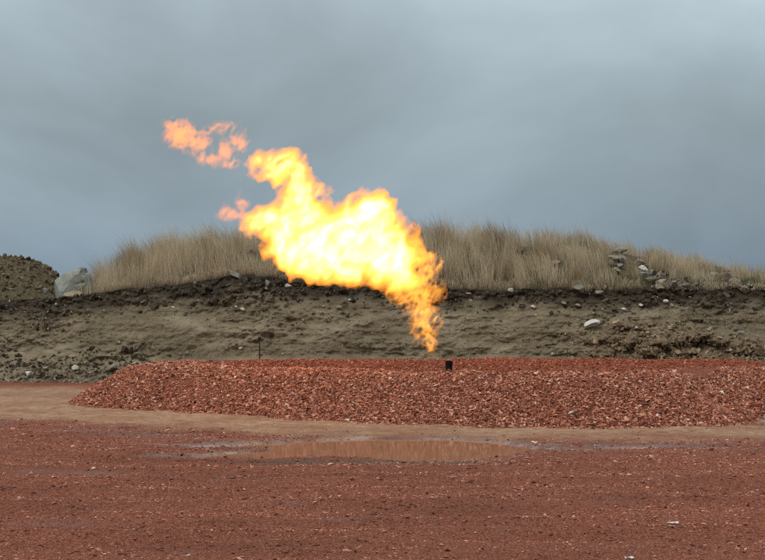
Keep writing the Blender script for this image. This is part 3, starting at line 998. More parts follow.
def build_grass():
    r = np.random.default_rng(55)
    n = 190000
    x = r.uniform(-8.2, 11.0, n)
    y = r.uniform(36.8, 42.8, n)
    ly = np.interp(x, BX[-1], BY[-1]) - 0.03 + 0.10 * perlin(x * 2.5, 1.0, 0.0)
    cover = np.clip((mound_crest(x) - bank_top(x) + 0.44) / 0.35, 0, 1) * sstep(84, 104, x / 38.5 * FPX + 382.5)
    cl = fbm(x * 1.9, y * 1.3, 3.0, 4, 0.6)
    p = (y > ly) * cover * (0.18 + 1.15 * sstep(-0.2, 0.22, cl)) * np.where(y > 41.2, 0.6, 1.0)
    # thin on the rocky patch
    px = x / 39.5 * FPX + 382.5
    p *= 1 - 0.75 * sstep(0.05, 0.3, fbm(x * 0.9, y * 0.9, 20.0, 3)) * sstep(585, 620, px) * (y < 39.6)
    k = r.uniform(0, 1, n) < p * 0.62
    x, y, cl, ly, px = x[k], y[k], cl[k], ly[k], px[k]
    z = mound_z(x, y)
    edge = sstep(0.0, 0.7, y - ly)
    h = (0.44 + 0.52 * cl + r.normal(0, 0.13, len(x))) * (0.6 + 0.4 * edge)
    h *= np.interp(px, [60, 110, 200, 450, 540, 620, 765], [0.8, 1.15, 1.1, 1.0, 0.95, 0.62, 0.6])
    h = np.clip(h, 0.12, 0.85)
    for (rx, ry, rw) in CLEAR:                   # stony ground carries only thin short grass
        m = (np.abs(x - rx) < rw * (0.8 + 0.3 * r.uniform(0, 1, len(x)))) & (y < ry + 0.12) & (y > ry - 1.3)
        h = np.where(m, h * np.where(r.uniform(0, 1, len(x)) < 0.8, 0.22, 0.55), h)
    tall = r.uniform(0, 1, len(x)) < 0.05
    h = np.where(tall, h * 1.35, h)
    v, f, al = blades(x, y, z, h, r.uniform(0.004, 0.009, len(x)), np.abs(r.normal(0.12, 0.20, len(x))), r)
    tone = np.clip(0.10 + 2.1 * fbm(x * 0.8, y * 0.9, 71.0, 4, 0.6) + r.normal(0, 0.2, len(x)) + 0.25 * np.exp(-((y - 39.0) / 0.9) ** 2), 0, 1)
    o = mesh_obj('dry_grass', v, f, M_dry, attrs={'along': al, 'tone': np.repeat(tone, 5)})
    tag(o, 'tall dry straw coloured grass covering the mound above the bank', 'grass', kind='stuff')
    print('blades', len(x))
    # thatch hanging over the lip of the cut
    n = 9000
    x = r.uniform(-6.4, 10.5, n)
    y = np.interp(x, BX[-1], BY[-1]) + r.uniform(-0.04, 0.25, n)
    k = (fbm(x * 1.7, 2.0, 5.0, 3) + r.normal(0, 0.15, n)) > -0.05
    x, y = x[k], y[k]
    h = np.clip(r.normal(0.17, 0.06, len(x)), 0.05, 0.35)
    v, f, al = blades(x, y, mound_z(x, np.maximum(y, lip_y(x))) + 0.02, h, r.uniform(0.004, 0.009, len(x)), np.abs(r.normal(0.5, 0.25, len(x))), r)
    v = v.reshape(-1, 5, 3)
    v[:, 2:4, 1] -= 0.05
    v[:, 4, 1] -= 0.16
    v[:, 4, 2] -= h * r.uniform(0.3, 1.2, len(h))
    o = mesh_obj('hanging_grass', v.reshape(-1, 3), f, M_dry, attrs={'along': al, 'tone': np.repeat(np.clip(r.normal(0.3, 0.25, len(x)), 0, 1), 5)})
    tag(o, 'matted dry grass hanging over the lip of the bank', 'grass', kind='stuff')
    # fresh green growth at the roots
    n = 110000
    x = r.uniform(-6.4, 9.5, n)
    y = r.uniform(37.0, 41.0, n)
    ly = np.interp(x, BX[-1], BY[-1]) + 0.05
    px = x / 38.5 * FPX + 382.5
    g = fbm(x * 0.7, y * 1.0, 60.0, 3)
    p = (y > ly) * (sstep(0.18, 0.4, g) * 0.8 + 0.5 * np.exp(-((y - ly) / 0.35) ** 2) * sstep(420, 640, px) * (px < 720)
                    + 0.9 * np.exp(-((px - 598) / 16) ** 2 - ((y - 40.2) / 0.5) ** 2) + 0.8 * np.exp(-((px - 470) / 22) ** 2 - ((y - 40.0) / 0.5) ** 2))
    k = r.uniform(0, 1, n) < p
    x, y = x[k], y[k]
    v, f, al = blades(x, y, mound_z(x, y), np.clip(r.normal(0.15, 0.05, len(x)), 0.05, 0.3), r.uniform(0.007, 0.013, len(x)),
                      np.abs(r.normal(0.3, 0.2, len(x))), r)
    o = mesh_obj('green_grass', v, f, M_green, attrs={'along': al, 'tone': np.repeat(r.uniform(0, 0.5, len(x)), 5)})
    tag(o, 'short fresh green grass sprouting among the dry stems', 'grass', kind='stuff')


build_grass()


def build_shrub(px, Y, hgt, label):
    """a low leafy shrub: stems and leaf faces"""
    r = np.random.default_rng(90)
    x0 = gx(px, Y)
    z0 = float(mound_z(np.array([x0]), np.array([Y]))[0])
    root = empty('shrub', (x0, Y, z0))
    tag(root, label, 'shrub')
    ns = 9
    sv, sf, lv, lf = [], [], [], []
    for i in range(ns):
        a, l = r.uniform(0, 6.28), r.uniform(0.05, 0.16)
        tip = np.array((math.cos(a) * l, math.sin(a) * l, hgt * r.uniform(0.7, 1.0)))
        b0 = len(sv)
        for t, w in ((0, 0.006), (1, 0.002)):
            c = tip * t + np.array((0, 0, -0.03 * (1 - t)))
            for q in range(3):
                sv.append(c + w * np.array((math.cos(q * 2.1), math.sin(q * 2.1), 0)))
        for q in range(3):
            sf.append((b0 + q, b0 + (q + 1) % 3, b0 + 3 + (q + 1) % 3))
            sf.append((b0 + q, b0 + 3 + (q + 1) % 3, b0 + 3 + q))
        for t in r.uniform(0.25, 1, 34):
            c = tip * t + r.normal(0, 0.025, 3)
            d1 = r.normal(size=3); d1 /= np.linalg.norm(d1)
            d2 = np.cross(d1, r.normal(size=3)); d2 /= np.linalg.norm(d2)
            s = r.uniform(0.012, 0.024)
            j = len(lv)
            lv += [c - d1 * s, c + d2 * s * 0.45, c + d1 * s, c - d2 * s * 0.45]
            lf += [(j, j + 1, j + 2), (j, j + 2, j + 3)]
    mesh_obj('stems', sv, sf, M_stake, root)
    m, nd, lk, b = new_mat('shrub_leaf')
    g = nd.new('ShaderNodeNewGeometry')
    rr = ramp(nd, [(0, (0.05, 0.075, 0.02)), (1, (0.12, 0.15, 0.045))])
    lk.new(g.outputs['Random Per Island'], rr.inputs[0])
    lk.new(rr.outputs[0], b.inputs['Base Color'])
    c = mesh_obj('foliage', lv, lf, m, root)
    c['kind'] = 'stuff'


build_shrub(205, 40.3, 0.42, 'small green leafy shrub among the dry grass on the mound')


# ---------------------------------------------------------------- rocks
def surf_y(px, py):
    """depth of the bank face under a photo pixel (falls back to the mound)"""
    ppx = BX / BY * FPX + 382.5
    ppy = HOR - (BZ - CAM_Z) * FPX / BY
    d = (ppx - px) ** 2 + (ppy - py) ** 2
    k = np.unravel_index(np.argmin(d), d.shape)
    if d[k] < 9:
        return float(BY[k])
    best = None
    for Y in np.linspace(37.2, 40.4, 90):
        e = abs(float(mound_z(np.array([gx(px, Y)]), np.array([Y]))[0]) - gz(py, Y))
        if best is None or e < best[0]:
            best = (e, Y)
    return best[1]


def rock(name, px, py, w, h, mat, label, cat='rock', group=None, seed=1, rot=(0, 0, 0), Y=None, depth=None, sub=3, amp=0.16, dy=0.0, cuts=15):
    Y = (surf_y(px, py + h * 0.4) if Y is None else Y) + dy
    s = Y / FPX
    v, f = rock_shape(seed, sub, amp, cuts)
    from mathutils import Euler
    R = np.array(Euler(rot).to_matrix())
    dm = np.array((w, depth if depth else 0.5 * (w + h) * 1.1, h)) * s * 0.5
    v = v / np.abs(v).max(0) * dm
    v = v @ R.T
    zc_ = gz(py, Y)
    base = np.array((gx(px, Y), Y, zc_ - h * s * 0.5))
    v[:, 2] += h * s * 0.5
    o = mesh_obj(name, v, f, mat, smooth=False, loc=base)
    tag(o, label, cat, group)
    return o


def build_rubble():
    r = np.random.default_rng(404)
    n = 2600
    px = r.uniform(596, 800, n)
    x = gx(px, 38.6)
    y = lip_y(x) + np.abs(r.normal(0, 0.9, n))
    k = (fbm(x * 1.1, y * 1.1, 44.0, 3) + r.normal(0, 0.1, n)) > 0.08
    x, y = x[k], y[k]
    s = np.clip(r.lognormal(math.log(0.06), 0.5, len(x)), 0.025, 0.2)
    v, f = chips(np.stack([x, y, mound_z(x, y) + 0.25 * s], 1), s, r, 'box', 0.5, (1, 0.8, 0.55), 0.35)
    m = stone_mat('slope_rubble', [(0, (0.05, 0.04, 0.028)), (0.5, (0.13, 0.105, 0.075)), (0.8, (0.22, 0.19, 0.145)), (1, (0.36, 0.33, 0.28))], 0.9, 20.0)
    o = mesh_obj('rubble', v, f, m)
    tag(o, 'broken stones and clods strewn through the thin grass beyond the rock heap', 'rubble', kind='stuff')


build_rubble()


def build_boulder():
    """pale split boulder: a slab leaning up to a blunt, notched end"""
    Y = 37.9
    s = Y / FPX
    # outline in the vertical plane, photo pixels
    prof = [(48.5, 300), (48.8, 291), (51.5, 284), (58, 278), (66, 273), (74, 269.5), (80.5, 267.5), (85, 268), (86.5, 272.5),
            (89.5, 274.5), (92.5, 279), (95, 288), (94, 300)]
    prof = np.array(prof)
    # resample
    seg = np.hypot(*np.diff(np.vstack([prof, prof[:1]]), axis=0).T)
    cum = np.concatenate([[0], np.cumsum(seg)])
    t = np.linspace(0, cum[-1], 97)[:-1]
    P = np.vstack([prof, prof[:1]])
    ox, oz = np.interp(t, cum, P[:, 0]), np.interp(t, cum, P[:, 1])
    cx_, cz_ = 71.0, 288.0
    rings = []
    dep = 0.42
    for q in np.linspace(-1, 1, 21):
        k = (1 - abs(q) ** 2.6) ** 0.5
        k = max(k, 0.02)
        yoff = q * dep - 0.10 * (1 - abs(q))
        rx = (cx_ + (ox - cx_) * (0.30 + 0.70 * k) - 382.5) * s
        rz = CAM_Z - ((cz_ + (oz - cz_) * (0.30 + 0.70 * k)) - HOR) * s
        rings.append(np.stack([rx, np.full_like(rx, Y + yoff), rz], 1))
    V = np.array(rings)
    nz_ = fbm(V[..., 0] * 3, V[..., 1] * 3, V[..., 2] * 3, 4)
    fx = V[..., 0] / s + 382.5
    fz = HOR - (V[..., 2] - CAM_Z) / s
    # broken pocket under the blunt end, and the deep notch beside the tip
    pocket = np.exp(-(((fx - 83.5) / 5.0) ** 2 + ((fz - 283.5 + 0.25 * (fx - 83)) / 2.2) ** 2) ** 2)
    notch = np.exp(-(((fx - 84.5 - 0.25 * (fz - 270)) / 2.4) ** 2 + ((fz - 272) / 5.5) ** 2) ** 2)
    front = (np.linspace(-1, 1, 21) < 0.2)[:, None]
    V[..., 1] += front * (0.16 * pocket + 0.25 * notch) + 0.12 * nz_
    V[..., 2] += 0.04 * nz_
    for nrm, dd in (((-0.55, -0.75, 0.35), 0.30), ((0.25, -0.95, -0.1), 0.30), ((-0.2, -0.55, 0.8), 0.33), ((0.75, -0.6, 0.2), 0.36), ((-0.9, -0.3, -0.2), 0.38)):
        nv_ = np.array(nrm) / np.linalg.norm(nrm)          # fracture faces
        cen = np.array(((cx_ + 4 - 382.5) * s, Y, CAM_Z - (cz_ - 3 - HOR) * s))
        q = (V - cen) @ nv_
        V = V - np.maximum(q - dd, 0)[..., None] * nv_ * 0.9
    nr, nc = V.shape[:2]
    F = []
    for i in range(nr - 1):
        for j in range(nc):
            F.append((i * nc + j, i * nc + (j + 1) % nc, (i + 1) * nc + (j + 1) % nc, (i + 1) * nc + j))
    v = V.reshape(-1, 3)
    v = np.vstack([v, V[0].mean(0), V[-1].mean(0)])
    F3 = []
    for a, b, c, d in F:
        F3 += [(a, b, c), (a, c, d)]
    for j in range(nc):
        F3.append((len(v) - 2, (j + 1) % nc, j))
        F3.append((len(v) - 1, (nr - 1) * nc + j, (nr - 1) * nc + (j + 1) % nc))
    base = np.array((gx(71, Y), Y, gz(298, Y)))
    o = mesh_obj('boulder', v - base, F3, M_rock_pale, smooth=False, loc=base)
    tag(o, 'big pale grey green boulder with a notched blunt tip beside the grass', 'boulder')


build_boulder()
rock('rock', 73.5, 294.5, 21, 10, M_rock_tan, 'low domed pale rock leaning against the big boulder', seed=11, Y=37.25, cuts=4)
rock('rock', 46.3, 291, 7, 7, M_rock_grey, 'small pale stone tucked beside the big boulder and dirt heap', seed=12, Y=37.4)
rock('boulder', 592, 324, 17, 9.5, M_rock_white, 'white oval boulder bulging from the earth bank face', 'boulder', seed=21, amp=0.10, rot=(0, -0.22, 0), dy=-0.06, cuts=4)
rock('rock', 578.5, 289, 16, 9, M_rock_grey, 'wide grey rock on the lip of the bank below the grass', seed=23, Y=37.0)
rock('rock', 598, 292, 10, 5, M_rock_tan, 'low tan rock on the bank lip beside the wide grey rock', seed=24, Y=37.0)
rock('rock', 557, 263, 12, 6, M_rock_tan, 'pale rock half hidden in dry grass above the wide grey rock', seed=25, dy=-0.1)
rock('rock', 522, 250, 17, 8, M_rock_brown, 'brown rock sunk in dry grass near the mound crest', seed=26, dy=-0.1)
G1 = 'rocks of the tumbled heap in the grass'
for i, (a, b, w, h, m, rz, lab) in enumerate([
        (619, 250.5, 16, 7, M_rock_grey, -0.25, 'flat grey slab topping the tumbled rock heap in the grass'),
        (607, 253, 10, 5, M_rock_grey, 0.2, 'grey slab tucked under the edge of the topping slab of the rock heap'),
        (615, 257.5, 10, 7, M_rock_tan, 0.1, 'blocky tan rock in the rock heap, just under the topping slab'),
        (622, 259, 8, 8, M_rock_grey, 0.4, 'upright grey rock wedged at the side of the rock heap'),
        (612, 263.5, 8, 6, M_rock_brown, 0.0, 'dark brown rock in the middle of the rock heap'),
        (620, 266, 7, 5, M_rock_grey, 0.3, 'small grey rock near the bottom of the rock heap'),
        (617, 270.5, 10, 6, M_rock_tan, -0.1, 'whitish tan rock at the very bottom of the rock heap')]):
    rock('rock', a, b, w * 1.25, h * 1.2, m, lab, 'rock', G1, 40 + i, (0.1, rz, 0.3 * i), sub=2, dy=-0.05)
G2 = 'rocks spilled down the slope from the rock heap'
for i, (a, b, w, h, m, rz, lab) in enumerate([
        (639, 262.5, 10, 6, M_rock_tan, 0.2, 'tan rock at the top of the spilled rock row'),
        (644, 268.5, 10, 5, M_rock_white, 0.35, 'whitest flat rock in the spilled rock row'),
        (647, 275.5, 14, 9, M_rock_grey, 0.3, 'largest grey rock in the spilled rock row'),
        (655, 280.5, 8, 6, M_rock_brown, 0.1, 'small brown rock under the largest grey rock'),
        (659, 287, 11, 6, M_rock_tan, 0.0, 'tan rock on the bank lip below the spilled rock row'),
        (673, 284, 12, 5, M_rock_grey, 0.45, 'grey slab tilted steeply on the slope past the spilled rock row'),
        (684, 287, 9, 5, M_rock_grey, 0.35, 'small grey slab tilted beside the steeply tilted slab')]):
    rock('rock', a, b, w * 1.25, h * 1.2, m, lab, 'rock', G2, 60 + i, (0.1, rz, 0.4 * i), sub=2, dy=-0.05)
G3 = 'rocks round the dark hollow in the grass'
for i, (a, b, w, h, m, rz, lab) in enumerate([
        (721, 270, 17, 5, M_rock_brown, 0.1, 'dark slab roofing the hollow in the grassy slope'),
        (716, 276, 11, 8, M_rock_tan, 0.2, 'tan rock under the dark slab of the hollow'),
        (728, 278, 7, 10, M_rock_brown, -0.3, 'dark upright rock at the side of the hollow'),
        (733, 282, 9, 7, M_rock_tan, 0.3, 'pale rock just below the dark upright rock of the hollow'),
        (744, 289, 12, 7, M_rock_tan, 0.4, 'pale rock lowest on the slope below the hollow'),
        (757, 279, 8, 8, M_rock_brown, 0.0, 'brown rock in the grass further down the mound shoulder'),
        (706, 279, 9, 8, M_rock_brown, 0.2, 'rounded brown rock in the grass near the hollow')]):
    rock('rock', a, b, w * 1.25, h * 1.2, m, lab, 'rock', G3, 80 + i, (0.1, rz, 0.4 * i), sub=2, dy=-0.05)
G4 = 'pale stones stuck in the bank face'
for i, (a, b, w, h, m, lab) in enumerate([
        (624, 309, 9, 4, M_rock_white, 'flat white stone in dark topsoil upslope of the white oval boulder'),
        (664.5, 301, 8, 5, M_rock_white, 'bright white stone in dark topsoil under the tilted grey slabs'),
        (577, 305.5, 9, 4.5, M_rock_tan, 'tan stone in the bank straight under the wide grey rock'),
        (563, 303, 8, 4, M_rock_tan, 'smaller tan stone on the flame side of the wide grey rock, below the lip'),
        (533, 306.5, 6, 4, M_rock_white, 'lone white stone in the bank midway between flame and wide grey rock'),
        (672, 305, 5, 4, M_rock_tan, 'small tan stone beside the bright white stone in the topsoil'),
        (510, 290, 7, 4, M_rock_white, 'white stone on the bank lip between flame and wide grey rock'),
        (468, 293.5, 6, 3, M_rock_tan, 'thin tan stone on the bank lip next to the flame'),
        (236, 306.5, 5, 3.5, M_rock_white, 'one of two small white stones side by side under the tilted slab'),
        (243, 309, 6, 3.5, M_rock_white, 'one of two small white stones side by side under the tilted slab'),
        (195, 283, 4, 4, M_rock_tan, 'tiny tan stone at the grass edge between shrub and bank'),
        (288, 285.5, 6, 4, M_rock_white, 'white stone in the dark lip at the lower corner of the flame'),
        (720, 338, 6, 4, M_rock_tan, 'tan stone just above the dark hole in the bank'),
        (741, 333, 8, 6, M_rock_grey, 'grey stone in the bank a little past the dark hole'),
        (731, 350, 5, 3.5, M_rock_white, 'small white stone low on the bank under the hole edge'),
        (641, 305, 5, 3, M_rock_white, 'little white stone between two larger white stones in the topsoil'),
        (339, 307, 7, 4, M_rock_tan, 'tan stone in the bank under the middle of the flame'),
        (350, 300, 4, 3, M_rock_white, 'tiny white stone in the dark soil just under the flame'),
        (226, 348, 5, 3, M_rock_tan, 'tan stone low on the bank behind the pile, before the stake'),
        (241, 348, 5, 3, M_rock_white, 'white stone low on the bank next to the thin stake'),
        (367, 347, 6, 3, M_rock_grey, 'flat grey stone low on the bank above the gravel pile')]):
    rock('stone', a, b, w, h, m, lab, 'stone', G4, 100 + i, (0, 0.1, 0.5 * i), sub=2, dy=-0.02)
G5 = 'stones lying along the foot of the bank'
for i, (a, b, w, h, m, lab) in enumerate([
        (29, 373.5, 8, 6, M_rock_white, 'white angular stone at the bank foot where the red ground begins'),
        (39, 361, 8, 5, M_rock_tan, 'flat tan stone on the bank above the white angular foot stone'),
        (75, 367, 8, 6, M_rock_white, 'white block at the bank foot midway to the gravel pile'),
        (67, 368, 5, 4, M_rock_tan, 'small tan stone beside the white block at the bank foot'),
        (96, 370, 6, 4, M_rock_tan, 'tan stone at the bank foot between white block and grey rock'),
        (112, 367.5, 11, 7, M_rock_grey, 'largest grey foot stone beside the tip of the gravel pile'),
        (45, 368, 6, 4, M_rock_tan, 'tan stone at the bank foot under the flat tan stone'),
        (12, 365, 6, 4, M_rock_brown, 'brown stone at the bank foot below the dirt heap'),
        (86, 362, 5, 3, M_rock_tan, 'thin tan stone on the bank above the white block')]):
    rock('stone', a, b, w, h, m, lab, 'stone', G5, 140 + i, (0, 0.1, 0.5 * i), sub=2, dy=-0.05)
rock('rock', 267.5, 282.5, 6, 9, M_rock_grey, 'upright greyish pink rock in the dark topsoil under the grass', seed=161)
rock('rock', 265, 289, 5, 4.5, M_rock_tan, 'small tan rock just under the upright greyish pink rock', seed=162)
rock('rock', 236, 274.5, 16, 8, M_rock_grey, 'tilted grey slab at the edge of the dry grass on the dark lip', seed=163, rot=(0, 0.6, 0), Y=37.2)
rock('rock', 254, 253, 17, 9, M_rock_brown, 'brown rock buried in dry grass high on the mound', seed=164, dy=-0.1)


# ---------------------------------------------------------------- flare pipe, stake, litter
def lathe(profile, n=28):
    v, f = [], []
    for (r_, z) in profile:
        for k in range(n):
            a = 2 * math.pi * k / n
            v.append((r_ * math.cos(a), r_ * math.sin(a), z))
    for i in range(len(profile) - 1):
        for k in range(n):
            f.append((i * n + k, i * n + (k + 1) % n, (i + 1) * n + (k + 1) % n, (i + 1) * n + k))
    return v, f


FX, FY = gx(448, 25.7), 25.7
pz0, pz1 = 0.30, gz(360.8, FY)
root = empty('flare_pipe', (FX, FY, pz0))
root.rotation_euler = (0.03, 0.03, 0)
tag(root, 'short sooty black pipe stub standing up out of the red gravel pile', 'pipe')
v, f = lathe([(0.048, 0), (0.048, pz1 - pz0 - 0.02), (0.047, pz1 - pz0), (0.041, pz1 - pz0), (0.041, 0.05), (0.0405, 0.0)])
mesh_obj('pipe_body', v, f, M_soot, root, smooth=False)
v, f = lathe([(0.0485, pz1 - pz0 - 0.055), (0.0525, pz1 - pz0 - 0.05), (0.0525, pz1 - pz0 - 0.012), (0.0485, pz1 - pz0 - 0.008)])
mesh_obj('rim_collar', v, f, M_soot, root)

sY = 30.9
sx, sz1 = gx(259.6, sY), gz(338, sY)
root = empty('stake', (sx, sY, 0.2))
tag(root, 'thin dark stake with a small cap standing behind the gravel pile', 'stake')
v, f = lathe([(0.0, 0), (0.011, 0.0), (0.010, sz1 - 0.2), (0.0, sz1 - 0.2)], 8)
mesh_obj('shaft', v, f, M_stake, root)
v, f = lathe([(0.0, sz1 - 0.235), (0.026, sz1 - 0.23), (0.03, sz1 - 0.205), (0.02, sz1 - 0.18), (0.0, sz1 - 0.178)], 8)
mesh_obj('cap', v, f, M_stake, root)


def litter(px, py, w, h, rz, label):
    Y = gY(py)
    x = gx(px, Y)
    z = float(ground_z(np.array([x]), np.array([Y]))[0])
    s = Y / FPX
    X, Yy = np.meshgrid(np.linspace(-0.5, 0.5, 9), np.linspace(-0.5, 0.5, 5))
    Z = 0.012 + 0.012 * perlin(X * 3 + px, Yy * 3, 1.0) + 0.05 * (X + 0.5) * h * s
    top = np.stack([X * w * s, Yy * w * s * 0.45, Z + h * s * 0.25], -1).reshape(-1, 3)
    bot = top - np.array((0, 0, 0.004))
    n = len(top)
    F = grid_faces(5, 9)
    bd = list(range(9)) + [9 * i + 8 for i in range(1, 5)] + [36 + j for j in range(7, -1, -1)] + [9 * i for i in range(3, 0, -1)]
    S = [(bd[i], bd[i] + n, bd[(i + 1) % len(bd)] + n, bd[(i + 1) % len(bd)]) for i in range(len(bd))]
    o = mesh_obj('scrap', np.vstack([top, bot]), np.vstack([F, F[:, ::-1] + n, S]), M_litter, loc=(x, Y, z))
    o.rotation_euler = (0, 0, rz)
    tag(o, label, 'litter')


litter(672.5, 521.5, 11, 3.5, -0.25, 'curled white scrap lying on the open red gravel')
litter(629, 558, 9, 3, 0.1, 'flat white scrap half buried in the red gravel')


# ---------------------------------------------------------------- the flame
def surface_nets(Fd, o, h):
    """isosurface (inside > 0) of a sampled field"""
    S = Fd > 0
    nx, ny, nz = Fd.shape
    c = [(i, j, k) for i in (0, 1) for j in (0, 1) for k in (0, 1)]
    sl = lambda A, q: A[q[0]:nx - 1 + q[0], q[1]:ny - 1 + q[1], q[2]:nz - 1 + q[2]]
    cnt = sum(sl(S, q).astype(np.int8) for q in c)
    act = np.argwhere((cnt > 0) & (cnt < 8))
    idx = np.full((nx - 1, ny - 1, nz - 1), -1, np.int64)
    idx[act[:, 0], act[:, 1], act[:, 2]] = np.arange(len(act))
    vals = np.stack([Fd[act[:, 0] + q[0], act[:, 1] + q[1], act[:, 2] + q[2]] for q in c], 1)
    P = np.zeros((len(act), 3))
    W = np.zeros(len(act))
    ca = np.array(c, float)
    for a in range(8):
        for b in range(a + 1, 8):
            if np.abs(ca[a] - ca[b]).sum() != 1:
                continue
            cr = (vals[:, a] > 0) != (vals[:, b] > 0)
            t = vals[:, a] / (vals[:, a] - vals[:, b] + 1e-12)
            t = np.clip(np.where(cr, t, 0), 0, 1)
            p = ca[a] + t[:, None] * (ca[b] - ca[a])
            P += p * cr[:, None]
            W += cr
    P = act + P / np.maximum(W, 1)[:, None]
    V = np.asarray(o) + P * h
    Q = []
    for ax in range(3):
        b_, c_ = (ax + 1) % 3, (ax + 2) % 3
        lo = [slice(None)] * 3; hi = [slice(None)] * 3
        lo[ax] = slice(0, -1); hi[ax] = slice(1, None)
        A, B = S[tuple(lo)], S[tuple(hi)]
        e = np.argwhere(A != B)
        e = e[(e[:, b_] > 0) & (e[:, c_] > 0) & (e[:, b_] < Fd.shape[b_] - 1) & (e[:, c_] < Fd.shape[c_] - 1)]
        flip = A[e[:, 0], e[:, 1], e[:, 2]]
        q = []
        for db, dc in ((1, 1), (0, 1), (0, 0), (1, 0)):
            w = e.copy()
            w[:, b_] -= db
            w[:, c_] -= dc
            q.append(idx[w[:, 0], w[:, 1], w[:, 2]])
        q = np.stack(q, 1)
        q[~flip] = q[~flip][:, ::-1]
        Q.append(q)
    return V, np.concatenate(Q)


FLY = 26.0
FS = FLY / FPX


def flame_field(blobs, lo, hi, step, k, amps, seed, grow=0.0, levels=(0.0,)):
    """lo, hi in photo pixels (across, down, depth); blobs (px, py, depth, rx, ry, rz)"""
    ax = [np.arange(a, b + step, step) for a, b in zip(lo, hi)]
    A, B, D = np.meshgrid(*ax, indexing='ij')
    sd = None

    def base(a, b, d):
        s = None
        for (cx, cy, cd, rx, ry, rz) in blobs:
            m = min(rx, ry, rz)
            v = (np.sqrt(((a - cx) / rx) ** 2 + ((b - cy) / ry) ** 2 + ((d - cd) / rz) ** 2) - 1) * m
            if s is None:
                s = v
            else:
                hh = np.clip(0.5 + 0.5 * (s - v) / k, 0, 1)
                s = s * (1 - hh) + v * hh - k * hh * (1 - hh)
        return s

    s0 = base(A, B, D)
    F = -s0 + grow
    tot = sum(a for a, _ in amps) + 6
    m = np.abs(F) < tot
    a, b, d = A[m], B[m], D[m]
    wv = 7.0
    sc = 1 / 26.0
    wx = wv * fbm(a * sc, b * sc, d * sc + seed, 2)
    wy = wv * fbm(a * sc + 40, b * sc, d * sc + seed, 2)
    f = -base(a + wx, b + wy, d + wx * 0.5) + grow
    for amp, L in amps:
        # elongated along the drift (up and to the left)
        u = (a - 0.5 * (352 - b)) / L
        n = perlin(u + seed, (b + wy * 1.5) / L * 0.8 + 3.1 * seed, d / L)
        f = f + amp * (0.55 - 2.2 * np.abs(n) + 0.6 * n)
    F[m] = f
    F[0, :, :] = F[-1, :, :] = F[:, 0, :] = F[:, -1, :] = F[:, :, 0] = F[:, :, -1] = -5
    for axn in range(3):                        # soften what is finer than the sampling
        F = 0.5 * F + 0.25 * (np.roll(F, 1, axn) + np.roll(F, -1, axn))
    F[0, :, :] = F[-1, :, :] = F[:, 0, :] = F[:, -1, :] = F[:, :, 0] = F[:, :, -1] = -5
    out = []
    for lev in levels:
        V, Q = surface_nets(F - lev, lo, step)
        out.append((np.stack([(V[:, 0] - 382.5) * FS, FLY + V[:, 2] * FS, CAM_Z - (V[:, 1] - HOR) * FS], 1), Q))
    return out if len(levels) > 1 else out[0]


MAIN = [  # px, py, depth, radii
    (345, 244, 4, 62, 36, 44), (372, 218, 2, 26, 26, 28), (304, 224, 6, 28, 24, 26), (300, 250, 8, 30, 24, 28), (322, 262, 4, 34, 18, 26),
    (390, 258, 0, 30, 28, 30), (402, 277, 0, 15, 13, 14),
    (288, 170, 12, 20, 17, 17), (270, 166, 14, 14, 9, 11), (297, 188, 10, 11, 15, 12), (297, 205, 8, 16, 13, 16), (315, 190, 8, 8, 4, 6),
    (268, 218, 12, 16, 10, 12), (257, 225, 14, 12, 7, 8), (280, 235, 10, 16, 15, 15)]
FOOT = [(410, 284, 0, 16, 12, 12), (420, 299, -2, 16, 15, 9), (425, 318, -4, 12, 14, 7), (427, 334, -6, 9.5, 12, 6), (428, 347, -7, 6.5, 7, 5),
        (429, 262, 2, 9, 11, 8), (437, 268, 2, 6, 7, 5), (436, 291, -1, 6, 9, 5), (391, 286, -5, 6, 10, 6), (400, 297, -4, 5, 7, 5), (423, 277, 0, 11, 12, 9), (416, 312, -3, 4, 8, 4)]
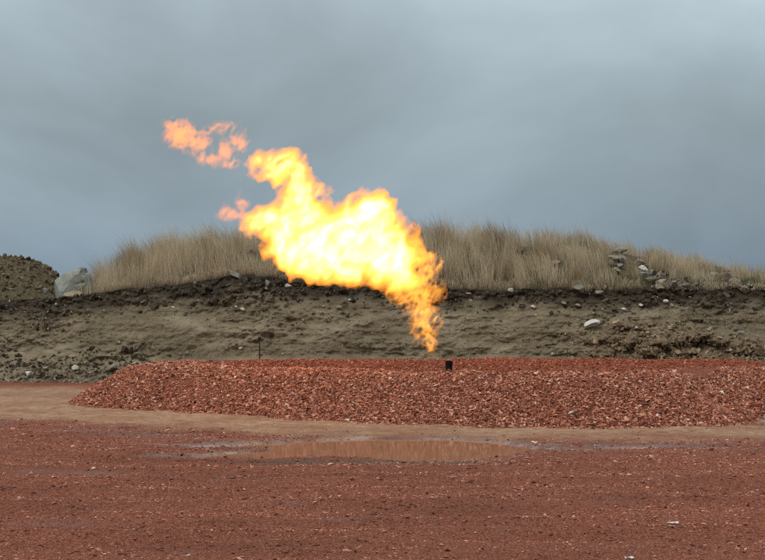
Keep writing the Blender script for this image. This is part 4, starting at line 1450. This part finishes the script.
W1 = [(177, 132, 30, 18, 15, 11), (192, 140, 30, 15, 11, 9), (205, 126, 32, 15, 4, 6), (222, 122, 33, 12, 4, 5), (232, 136, 33, 9, 8, 6), (222, 147, 33, 12, 8, 7),
      (205, 155, 32, 13, 6, 7), (226, 160, 32, 10, 5, 6), (240, 142, 32, 6, 6, 5)]
W2 = [(232, 214, 18, 13, 6, 7), (239, 203, 18, 5, 9, 5), (224, 210, 18, 5, 7, 5)]

root = empty('gas_flame', (FX, FY, pz1))
tag(root, 'roaring orange and yellow gas flame blown sideways above the pipe', 'flame')
off = np.array((FX, FY, pz1))
shells = flame_field(MAIN, (236, 138, -58), (440, 316, 66), 1.5, 4.0, ((8.0, 21.0), (6.6, 9.5), (3.8, 4.7), (2.0, 3.2)), 2.0, 2.4, (0.0, 2.2, 4.8, 7.6, 11.0))
fm = mesh_obj('flame_body', shells[0][0] - off, shells[0][1], M_flame, root, smooth=True)
for (V, Q), lm in zip(shells[1:], M_layers):
    mesh_obj('hot_layer', V - off, Q, lm, fm, smooth=True)
shells = flame_field(FOOT, (372, 240, -22), (456, 364, 20), 0.9, 2.0, ((5.5, 11.0), (7.5, 5.5), (5.2, 2.9)), 6.0, -0.7, (0.0, 3.0))
ff = mesh_obj('flame_foot', shells[0][0] - off, shells[0][1], M_foot, root, smooth=True)
mesh_obj('hot_layer', shells[1][0] - off, shells[1][1], M_foot_hot, ff, smooth=True)
for wb, lo, hi, am, sd_, gr in ((W1, (146, 104, 8), (262, 180, 52), ((5.0, 9.0), (6.0, 4.6), (4.2, 2.4)), 9.0, -0.4),
                                (W2, (208, 184, 2), (256, 230, 34), ((3.5, 9.0), (3.2, 4.6), (2.0, 2.4)), 12.0, 0.4)):
    shells = flame_field(wb, lo, hi, 1.0, 3.0, am, sd_, gr, (0.0, 1.8, 4.2))
    fw = mesh_obj('flame_wisp', shells[0][0] - off, shells[0][1], M_wisp, root, smooth=True)
    for (V, Q) in shells[1:]:
        if len(Q):
            mesh_obj('hot_layer', V - off, Q, M_wisp_hot, fw, smooth=True)
